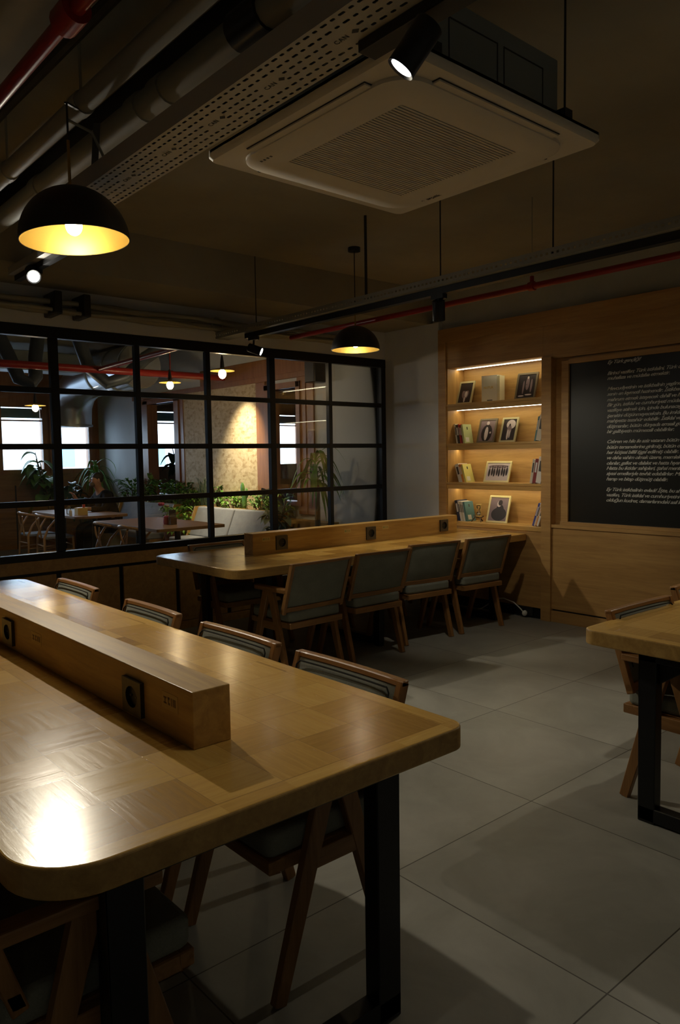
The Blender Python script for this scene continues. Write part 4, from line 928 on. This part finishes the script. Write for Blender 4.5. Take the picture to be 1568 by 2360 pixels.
def wishbone():
    t_ = thing('wishbone_chair', (0, 0, 0), None, 'chair')
    # faces +Y. curved rail
    P = [(.27*math.sin(a)*1.0, -.06-.20*math.cos(a) if abs(a) < PI/2 else -.06+(abs(a)-PI/2)*.16, .755-.034*abs(a)) for a in [(-2.05+4.1*k/20) for k in range(21)]]
    MB().tube(P, [.010]+[.015]*19+[.010], 10).build('top_rail', 'ash_z', t_, smooth=True)
    for sx in (-1, 1):
        MB().tube([(sx*.205, -.225, 0), (sx*.20, -.21, .25), (sx*.185, -.205, .42), (sx*.215, -.15, .56), (sx*.262, -.04, .70)], [.012, .016, .018, .015, .012], 10).build('leg', 'ash_z', t_, smooth=True)
        MB().tube([(sx*.235, .19, 0), (sx*.225, .185, .42)], [.012, .017], 10).build('leg', 'ash_z', t_, smooth=True)
        MB().tube([(sx*.205, -.21, .22), (sx*.23, .185, .24)], .009, 8).build('stretcher', 'ash_z', t_, smooth=True)
    b = MB(); b.tube([(0, -.20, .40), (0, -.215, .52)], .012, 8).tube([(0, -.215, .50), (-.06, -.24, .60), (-.085, -.245, .70)], .010, 8).tube([(0, -.215, .50), (.06, -.24, .60), (.085, -.245, .70)], .010, 8)
    b.build('back_splat', 'ash_z', t_, smooth=True)
    MB().tube([(-.205, -.21, .30), (.205, -.21, .30)], .009, 8).build('stretcher', 'ash_z', t_, smooth=True); MB().tube([(-.23, .185, .30), (.23, .185, .30)], .009, 8).build('stretcher', 'ash_z', t_, smooth=True)
    b = MB().prism([(-.23, .20), (.23, .20), (.20, -.20), (-.20, -.20)], .40, .435); b.build('seat', 'bench_fabric', t_, bevel=.012)
    return t_
wp = wishbone()
for i, (x, y, rz, lab) in enumerate(((3.98, 11.62, -PI/2, 'farther wishbone chair at the man\'s table, far left behind the glass'), (4.02, 11.0, -PI/2-.1, 'nearer wishbone chair at the man\'s table, left of the thick mullion'), (3.99, 8.85, -PI/2-.1, 'wishbone chair at the farther end of the flower table'), (3.99, 8.15, -PI/2+.05, 'wishbone chair at the flower table beside the middle mullion'))):
    o = wp if i == 0 else copy_tree(wp); o.location = (x, y, 0); o.rotation_euler = (0, 0, rz); o['label'] = lab; o['group'] = 'wishbone chairs behind the glass'
def bench(y0, y1, ncush, label):
    t_ = thing('banquette_bench', (5.2, (y0+y1)/2, 0), label, 'bench', 'grey banquettes along the planter')
    MB().box(4.98, 5.50, y0, y1, 0, .36).build('bench_base', 'oak_y', t_, bevel=.004)
    MB().box(5.52, 5.56, y0-.02, y1+.02, 0, .84).build('bench_back_panel', 'oak_y', t_)
    for yy in (y0-.02, y1): MB().add([(5.20, yy, .36), (5.55, yy, .36), (5.55, yy, .845), (5.38, yy, .845), (5.20, yy+.02, .36), (5.55, yy+.02, .36), (5.55, yy+.02, .845), (5.38, yy+.02, .845)], [(0, 1, 2, 3), (4, 5, 6, 7), (0, 1, 5, 4), (1, 2, 6, 5), (2, 3, 7, 6), (3, 0, 4, 7)]).build('end_panel', 'oak_z', t_)
    for k in range(ncush):
        a, c = y0+(y1-y0)*k/ncush+.008, y0+(y1-y0)*(k+1)/ncush-.008
        MB().box(4.95, 5.40, a, c, .36, .45).build('seat_cushion', 'bench_fabric', t_, bevel=.02, seg=3)
        MB().add([(5.26, a, .45), (5.51, a, .45), (5.51, a, .84), (5.42, a, .84), (5.26, c, .45), (5.51, c, .45), (5.51, c, .84), (5.42, c, .84)], [(0, 1, 2, 3), (4, 5, 6, 7), (0, 1, 5, 4), (1, 2, 6, 5), (2, 3, 7, 6), (3, 0, 4, 7)]).build('back_cushion', 'bench_fabric', t_, bevel=.02, seg=3)
bench(7.45, 9.35, 2, 'grey two-cushion banquette beside the flower table')
bench(9.98, 11.75, 1, 'grey banquette behind the seated man')

# things on the dining tables
t_ = thing('flower_vase', (4.22, 7.98, .75), 'small pot with a pink and a cream flower on the nearer dining table', 'vase')
MB().lathe([(0, 0), (.045, 0), (.05, .03), (.045, .09), (.03, .10), (0, .10)], (4.22, 7.98, .75), 20).build('pot', 'c_pink', t_, smooth=True)
for dx, dy, zz, mm, rr in ((-.04, .06, .235, 'c_pink', .034), (0, -.01, .215, 'c_cream', .022)):
    MB().tube([(4.22, 7.98, .84), (4.22+dx, 7.98+dy, .75+zz)], .003, 6).build('stem', 'stem', t_)
    b = MB(); c = Vector((4.22+dx, 7.98+dy, .75+zz))
    for k in range(7): a = 2*PI*k/7; b.ell(c+Vector((math.cos(a)*rr*.6, math.sin(a)*rr*.6, 0)), (rr*.55, rr*.55, rr*.6), 8, 5)
    b.ell(c, (rr*.6,)*3, 8, 5); b.build('flower_head', mm, t_, smooth=True)
t_ = thing('menu_holder', (4.24, 7.90, .75), 'dark menu card standing in a wooden holder beside the pink flower', 'menu holder')
MB().box(4.20, 4.28, 7.86, 7.93, .75, .83).build('holder', 'c_brown', t_, bevel=.004); MB().box(4.195, 4.285, 7.89, 7.897, .80, .92).build('card', 'c_charcoal', t_); MB().box(4.199, 4.281, 7.8885, 7.8895, .84, .86).build('printed_mark', 'c_grey', t_)
t_ = thing('sauce_holder', (4.17, 10.40, .75), 'wooden caddy with a red bottle on the man\'s table', 'caddy')
MB().box(4.10, 4.24, 10.34, 10.46, .75, .85).build('caddy_box', 'c_gold', t_); MB().tube([(4.21, 10.40, .77), (4.21, 10.40, .89), (4.21, 10.40, .93)], [.02, .02, .008], 12).build('bottle', 'c_red', t_, smooth=True)
t_ = thing('salt_shaker', (3.98, 10.3, .75), 'small white shaker on the man\'s table behind the mullion', 'shaker'); MB().lathe([(0, 0), (.02, 0), (.022, .05), (.014, .08), (0, .085)], (3.98, 10.3, .75), 14).build('body', 'c_white', t_, smooth=True)
t_ = thing('drinking_glass', (4.08, 10.62, .75), 'clear glass on the man\'s table near his hand', 'glass'); MB().lathe([(0, .004), (.03, .004), (.033, .12), (.031, .12), (.028, .008), (0, .008)], (4.08, 10.62, .75), 18).build('cup', 'glass_clear', t_, smooth=True)

# ---------------------------------------------------------------- bulbs over the dining room
for i, ((x, y, z), lab) in enumerate(zip(BULBS, ('bulb lamp with small shade at the far left behind the glass', 'glowing bulb lamp with a flat gold disc, middle of the glass', 'glowing bulb lamp with a flat gold disc nearest the glass'))):
    t_ = thing('bulb_pendant', (x, y, z), lab, 'lamp', 'bulb pendants behind the glass')
    MB().ell((x, y, z), (.042, .042, .05), 18, 12).build('bulb', 'bulb_far', t_, smooth=True)
    MB().lathe([(.02, .055), (.13, .030), (.132, .033), (.02, .062)], (x, y, z), 28).build('reflector_disc', 'gold_inside', t_, smooth=True)
    MB().tube([(x, y, z+.05), (x, y, z+.12), (x, y, z+.19)], [.024, .020, .010], 14).build('bulb_holder', 'black_plastic', t_, smooth=True)
    MB().tube([(x, y, z+.19), (x, y, ZC)], .004, 6).build('cord', 'dark_cable', t_)
t_ = pipe('sprinkler_pipe', [(-2.9, 9.15, 2.63), (2.9, 9.15, 2.63), (5.78, 9.15, 2.63)], .045, 'red_paint', 'thick red pipe crossing the dining room behind the glass', group='red sprinkler pipes')
for xx in (1.0, 4.95): MB().tube([(xx-.03, 9.15, 2.63), (xx+.03, 9.15, 2.63)], .055, 16).tube([(xx, 9.15, 2.6), (xx, 9.15, ZC)], .008, 8).build('pipe_clamp', 'red_paint', t_, smooth=True)
t_ = pipe('sprinkler_pipe', [(3.95, 9.15, 2.63), (3.95, 7.2, 2.66), (3.95, 6.2, 2.70)], .028, 'red_paint', 'red branch pipe coming towards the glass partition', group='red sprinkler pipes')
MB().tube([(3.95, 6.86, 2.68), (3.95, 6.90, 2.68)], .040, 16).tube([(3.95, 6.88, 2.68), (3.95, 6.88, ZC)], .008, 8).build('pipe_clamp', 'red_paint', t_, smooth=True)
# silver ventilation duct with elbow in front of the far window
t_ = thing('ventilation_duct', (4.85, 12.4, 2.4), 'silver round duct bending down in front of the far windows', 'duct')
P = [(4.90, 9.9, 2.82), (4.90, 11.2, 2.82), (4.90, 11.8, 2.78), (4.90, 12.2, 2.64), (4.90, 12.4, 2.42), (4.90, 12.45, 2.10)]
MB().tube(P, .31, 28).build('duct_tube', 'duct_silver', t_, smooth=True)
for yy in (9.95, 10.5, 11.1): MB().tube([(4.90, yy-.02, 2.82), (4.90, yy+.02, 2.82)], .325, 28).build('duct_collar', 'galvanised', t_, smooth=True)
MB().tube([(4.90, 12.45, 2.10), (4.90, 12.45, 2.07)], .33, 28).build('duct_collar', 'galvanised', t_, smooth=True)
for P, lab in (([(3.5, 9.9, 3.1), (3.42, 9.8, 2.8), (3.38, 9.7, 2.56), (3.30, 9.62, 2.46), (3.18, 9.7, 2.52), (3.08, 9.8, 2.85), (3.0, 9.9, 3.1)], 'dark flexible duct looping down from the ceiling at the left behind the glass'),
               ([(3.90, 9.62, 3.1), (3.98, 9.5, 2.70), (4.18, 9.4, 2.50), (4.42, 9.38, 2.58), (4.7, 9.35, 2.85), (5.0, 9.35, 3.05)], 'dark flexible duct sagging behind the red pipe')):
    tag(MB().tube(P, .085, 18).build('flexible_duct', 'duct_dark', smooth=True), lab, 'duct', 'flexible ducts behind the glass')
tag(MB().box(2.0, 4.5, 10.9, 11.3, 2.78, 3.05).build('duct', 'galvanised', bevel=.01), 'rectangular metal duct under the dining room ceiling', 'duct')

# ---------------------------------------------------------------- plants
def blade(b, base, az, length, width, rise, droop, n=7, twist=0.0):
    d_ = Vector((math.cos(az), math.sin(az), 0)); sdir = Vector((-math.sin(az), math.cos(az), 0)); vs = []
    for i in range(n+1):
        t1 = i/n; out = length*(t1*.9); z = rise*math.sin(min(t1*1.9, PI/2*1.15))-droop*t1*t1
        wv = width*math.sin(PI*(.06+.94*t1))**.75*.5 if i < n else .001
        p = Vector(base)+d_*out+Vector((0, 0, z)); cup = Vector((0, 0, abs(wv)*.35))
        vs += [p-sdir*wv+cup, p, p+sdir*wv+cup]
    fs = []
    for i in range(n): a = i*3; fs += [(a, a+1, a+4, a+3), (a+1, a+2, a+5, a+4)]
    b.add(vs, fs)
def pot(c, r, h, m_, t_):
    MB().lathe([(0, 0), (r*.78, 0), (r, h*.9), (r*1.06, h*.9), (r*1.06, h), (r*.92, h), (r*.9, h*.88), (0, h*.88)], c, 24).build('pot', m_, t_, smooth=True)
def plant(c, kind, h, label, leaf='leaf_mid', seed=1, potspec=None, group=None, name='potted_plant', cat='plant', xmax=5.78):
    rnd = random.Random(seed); t_ = thing(name, c, label, cat, group); z0 = 0
    if potspec: pot(c, potspec[0], potspec[1], potspec[2], t_); z0 = potspec[1]*.88
    c0 = Vector(c)+Vector((0, 0, z0)); b = MB(); s_ = MB()
    if kind == 'palm':
        s_.tube([c0, c0+Vector((.02, .01, h*.55)), c0+Vector((0, .02, h*.72))], [.035, .028, .022], 8)
        for k in range(34):
            a = rnd.uniform(0, 2*PI); zz = h*(.55+.25*rnd.random()); blade(b, c0+Vector((0, .02, zz)), a, rnd.uniform(.30, .52), .040, rnd.uniform(.12, .28), rnd.uniform(.25, .62), 8)
        for k in range(12):
            a = rnd.uniform(0, 2*PI); blade(b, c0+Vector((0, 0, h*.15)), a, rnd.uniform(.2, .42), .035, .2, rnd.uniform(.2, .4), 8)
    elif kind == 'broad':
        for q in range(4):
            a0 = rnd.uniform(0, 2*PI); tip = c0+Vector((math.cos(a0)*h*.16, math.sin(a0)*h*.16, h*rnd.uniform(.6, .85))); s_.tube([c0, (c0+tip)/2+Vector((0, 0, .05)), tip], [.016, .012, .008], 6)
            for k in range(9):
                f = rnd.uniform(.35, 1); p = c0+(tip-c0)*f; blade(b, p, rnd.uniform(0, 2*PI), h*rnd.uniform(.16, .27), h*.115, h*.06, h*rnd.uniform(.04, .20), 6)
    elif kind == 'bush':
        for k in range(110):
            a = rnd.uniform(0, 2*PI); rr = rnd.random()**.5*h*.42; p = c0+Vector((math.cos(a)*rr*.7, math.sin(a)*rr, h*rnd.uniform(.05, .7))); blade(b, p, a+rnd.uniform(-.9, .9), h*rnd.uniform(.16, .34), h*.10, h*.10, h*rnd.uniform(0, .16), 4)
        for k in range(6): a = 2*PI*k/6; s_.tube([c0, c0+Vector((math.cos(a)*h*.2, math.sin(a)*h*.25, h*.45))], .006, 5)
    elif kind == 'grass':
        for k in range(60): a = rnd.uniform(0, 2*PI); blade(b, c0+Vector((rnd.uniform(-.04, .04), rnd.uniform(-.06, .06), 0)), a, h*rnd.uniform(.15, .4), .010, h*rnd.uniform(.7, 1.0), h*.1, 5)
        s_.tube([c0, c0+Vector((0, 0, .03))], .03, 8)
    elif kind == 'cactus':
        s_.tube([c0, c0+Vector((0, 0, h*.2))], .02, 8)
        b.ell(c0+Vector((0, 0, h*.45)), (.02, .06, h*.30)); b.ell(c0+Vector((.01, .05, h*.8)), (.018, .045, h*.2)); b.ell(c0+Vector((0, -.06, h*.68)), (.016, .035, h*.16))
    for p in b.v+s_.v:
        if p.x > xmax: p.x = xmax-min(.25, (p.x-xmax)*.6)
    b.build('foliage', leaf, t_, smooth=True); s_.build('stem', 'stem', t_, smooth=True)
    return t_
struct(MB().box(5.57, 5.76, 6.7, 12.3, 0, .74).build('trim_5', 'oak_y'))      # planter ledge behind the benches
plant((5.40, 6.66, 0), 'palm', 1.40, 'tall arching dracaena by the grey wall behind the glass', 'leaf_mid', 3, (.16, .42, 'pot_brown'))
plant((5.22, 7.22, 0), 'broad', .95, 'variegated broad-leaved plant left of the tall dracaena', 'leaf_grey', 8, (.15, .35, 'pot_brown'))
GP = 'plants on the ledge behind the banquettes'
ledge = [(7.75, 'bush', .34, 'leaf_bright', 'bright fern-like plant at the right end of the ledge'), (8.15, 'bush', .30, 'leaf_mid', 'low green bush on the ledge right of the cactus'), (8.50, 'cactus', .34, 'leaf_mid', 'small oval-padded cactus in front of the textured panel'), (8.80, 'bush', .28, 'leaf_bright', 'light green low plant left of the cactus on the ledge'), (9.15, 'broad', .36, 'leaf_mid', 'short broad-leaved plant on the ledge mid panel'), (9.50, 'grass', .42, 'leaf_grey', 'spiky grey-green grass tuft before the textured panel'), (9.85, 'bush', .32, 'leaf_bright', 'bright clump beside the grass tuft'), (10.25, 'bush', .42, 'leaf_mid', 'bushy fern below the wooden opening\'s right jamb'), (10.75, 'bush', .46, 'leaf_mid', 'dense green bush under the wooden opening'), (11.3, 'broad', .50, 'leaf_bright', 'leafy plant at the left of the wooden opening'), (11.85, 'bush', .46, 'leaf_mid', 'leftmost green bush on the ledge, behind the man')]
for i, (y, k, h, lf, lab) in enumerate(ledge): plant((5.64, y, .74), k, h*1.3, lab, lf, 20+i, None, GP)
plant((5.25, 9.66, 0), 'bush', .55, 'bright plant in a brown floor pot between the two banquettes', 'leaf_bright', 51, (.17, .48, 'pot_brown'))
plant((4.72, 12.95, 0), 'broad', 1.62, 'tall rubber plant in front of the left far window', 'leaf_mid', 61, (.18, .4, 'pot_brown'))
plant((5.40, 12.75, 0), 'palm', 1.35, 'tall drooping palm in the far corner behind the man', 'leaf_mid', 62, (.18, .4, 'pot_brown'))
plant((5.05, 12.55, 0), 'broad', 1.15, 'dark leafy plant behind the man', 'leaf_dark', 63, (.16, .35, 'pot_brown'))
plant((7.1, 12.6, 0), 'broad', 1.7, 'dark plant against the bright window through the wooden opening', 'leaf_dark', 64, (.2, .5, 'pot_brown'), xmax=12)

# ---------------------------------------------------------------- the seated man
def skin_obj(name, verts, edges, radii, matn, parent, sub=2, root=0):
    me = bpy.data.meshes.new(name); off = wloc(parent) if parent else Vector((0, 0, 0))
    me.from_pydata([tuple(Vector(v)-off) for v in verts], edges, []); me.materials.append(M[matn]); o = bpy.data.objects.new(name, me); COL.objects.link(o)
    if parent: o.parent = parent
    md = o.modifiers.new('skin', 'SKIN'); md.use_smooth_shade = True
    for i, r in enumerate(radii):
        s_ = me.skin_vertices[0].data[i]; s_.radius = (r, r) if not isinstance(r, tuple) else r; s_.use_root = (i == root)
    sb = o.modifiers.new('sub', 'SUBSURF'); sb.levels = sub; sb.render_levels = sub
    return o
def mesh_of(o, name):
    dg = bpy.context.evaluated_depsgraph_get(); dg.update(); me = bpy.data.meshes.new_from_object(o.evaluated_get(dg)); return me
mx, my = 4.93, 11.10     # pelvis
PV = dict(pel=(mx, my, .555), wst=(mx-.02, my, .68), chs=(mx-.10, my, .89), nkb=(mx-.150, my, 1.01), nk=(mx-.19, my-.005, 1.075), hd0=(mx-.225, my-.01, 1.135), hd1=(mx-.235, my-.01, 1.21), hd2=(mx-.230, my-.01, 1.275),
          shl=(mx-.13, my-.20, .955), ell=(mx-.24, my-.27, .77), wrl=(mx-.50, my-.23, .80), shr=(mx-.13, my+.20, .955), elr=(mx-.28, my+.25, .79), wrr=(mx-.50, my+.12, .93),
          hpl=(mx-.03, my-.10, .54), knl=(mx-.45, my-.15, .50), anl=(mx-.47, my-.16, .09), tol=(mx-.62, my-.17, .035), hpr=(mx-.03, my+.10, .54), knr=(mx-.45, my+.17, .50), anr=(mx-.43, my+.18, .09), tor=(mx-.58, my+.20, .035))
def chain(names, radii, edges, name, matn, parent, sub=2):
    idx = {n: i for i, n in enumerate(names)}
    return skin_obj(name, [PV[n] if isinstance(n, str) else n for n in names], [(idx[a], idx[c]) for a, c in edges], radii, matn, parent, sub)
nm = ['pel', 'wst', 'chs', 'nkb', 'nk', 'hd0', 'hd1', 'hd2', 'shl', 'ell', 'wrl', 'shr', 'elr', 'wrr', 'hpl', 'knl', 'anl', 'tol', 'hpr', 'knr', 'anr', 'tor']
rad = [.13, .120, .128, .068, .050, .070, .088, .066, .062, .043, .028, .062, .043, .028, .085, .062, .042, .035, .085, .062, .042, .035]
ed = [('pel', 'wst'), ('wst', 'chs'), ('chs', 'nkb'), ('nkb', 'nk'), ('nk', 'hd0'), ('hd0', 'hd1'), ('hd1', 'hd2'), ('nkb', 'shl'), ('shl', 'ell'), ('ell', 'wrl'), ('nkb', 'shr'), ('shr', 'elr'), ('elr', 'wrr'), ('pel', 'hpl'), ('hpl', 'knl'), ('knl', 'anl'), ('anl', 'tol'), ('pel', 'hpr'), ('hpr', 'knr'), ('knr', 'anr'), ('anr', 'tor')]
# hands: palm and five fingers per hand, curled
def hand(tag_, w_, d_, up, side):
    d_ = Vector(d_).normalized(); up = Vector(up).normalized(); sd = d_.cross(up).normalized()*side; w_ = Vector(w_)
    base = tag_+'p'; PV[base] = tuple(w_+d_*.055); nm.append(base); rad.append((.030, .014)); ed.append((tag_ == 'L' and 'wrl' or 'wrr', base))
    for k, (o_, l_) in enumerate(((-.030, .062), (-.010, .074), (.010, .070), (.030, .056))):
        a, b_, c_ = tag_+'f%da' % k, tag_+'f%db' % k, tag_+'f%dc' % k
        p0 = w_+d_*.085+sd*o_; p1 = p0+d_*l_*.55-up*.006; p2 = p1+d_*l_*.30-up*.026
        for n_, p_, r_ in ((a, p0, .010), (b_, p1, .0085), (c_, p2, .007)): PV[n_] = tuple(p_); nm.append(n_); rad.append(r_)
        ed.extend([(base, a), (a, b_), (b_, c_)])
    p0 = w_+d_*.035-sd*.038; p1 = p0+d_*.030-sd*.012-up*.010
    for n_, p_, r_ in ((tag_+'ta', p0, .011), (tag_+'tb', p1, .008)): PV[n_] = tuple(p_); nm.append(n_); rad.append(r_)
    ed.extend([(base, tag_+'ta'), (tag_+'ta', tag_+'tb')])
hand('L', PV['wrl'], (-1, .15, -.12), (0, 0, 1), 1); hand('R', PV['wrr'], (-.5, -.1, .8), (.8, 0, .5), -1)
body_o = chain(nm, rad, ed, 'person', 'skin', None, 2)
body_m = mesh_of(body_o, 'person'); bpy.data.objects.remove(body_o)
man = bpy.data.objects.new('person', body_m); COL.objects.link(man); body_m.polygons.foreach_set('use_smooth', [True]*len(body_m.polygons))
tag(man, 'bearded man in a dark shirt seated at the dining table behind the glass', 'person')
def cloth(names, radii, edges, name, matn):
    o = chain(names, radii, edges, name, matn, None, 2); me = mesh_of(o, name); bpy.data.objects.remove(o); c = bpy.data.objects.new(name, me); COL.objects.link(c); c.parent = man
    me.polygons.foreach_set('use_smooth', [True]*len(me.polygons)); return c
PV['w2l'] = tuple(Vector(PV['ell'])*.22+Vector(PV['wrl'])*.78); PV['w2r'] = tuple(Vector(PV['elr'])*.22+Vector(PV['wrr'])*.78)
cloth(['pel', 'wst', 'chs', 'nkb', 'shl', 'ell', 'w2l', 'shr', 'elr', 'w2r'], [.150, .150, .165, .108, .080, .055, .042, .075, .055, .042], [('pel', 'wst'), ('wst', 'chs'), ('chs', 'nkb'), ('nkb', 'shl'), ('shl', 'ell'), ('ell', 'w2l'), ('nkb', 'shr'), ('shr', 'elr'), ('elr', 'w2r')], 'shirt', 'black_cloth')
cloth(['pel', 'hpl', 'knl', 'anl', 'hpr', 'knr', 'anr'], [.14, .10, .076, .058, .10, .076, .058], [('pel', 'hpl'), ('hpl', 'knl'), ('knl', 'anl'), ('pel', 'hpr'), ('hpr', 'knr'), ('knr', 'anr')], 'trousers', 'navy_cloth')
hx, hy, hz = mx-.235, my-.01, 1.21
b = MB().ell((hx+.028, hy, hz+.030), (.088, .083, .088), 18, 12); b.build('hair', 'hair', man, smooth=True)
b = MB().ell((hx-.060, hy, hz-.065), (.045, .055, .038), 14, 9); b.build('beard', 'beard', man, smooth=True)
b = MB(); b.add([(hx-.090, hy-.014, hz-.020), (hx-.090, hy+.014, hz-.020), (hx-.118, hy, hz-.022), (hx-.088, hy, hz+.030)], [(0, 2, 3), (1, 3, 2), (0, 1, 2), (0, 3, 1)]); b.build('nose', 'skin', man, smooth=True)
b = MB().ell((hx+.005, hy-.088, hz-.005), (.020, .010, .032), 10, 7).ell((hx+.005, hy+.088, hz-.005), (.020, .010, .032), 10, 7); b.build('ears', 'skin', man, smooth=True)
b = MB().ell((hx-.082, hy-.030, hz+.012), (.010, .013, .007), 8, 6).ell((hx-.082, hy+.030, hz+.012), (.010, .013, .007), 8, 6); b.build('eyes', 'black_plastic', man, smooth=True)
b = MB().box(hx-.106, hx-.100, hy-.022, hy+.022, hz-.050, hz-.043); b.build('mouth', 'c_darkred', man)
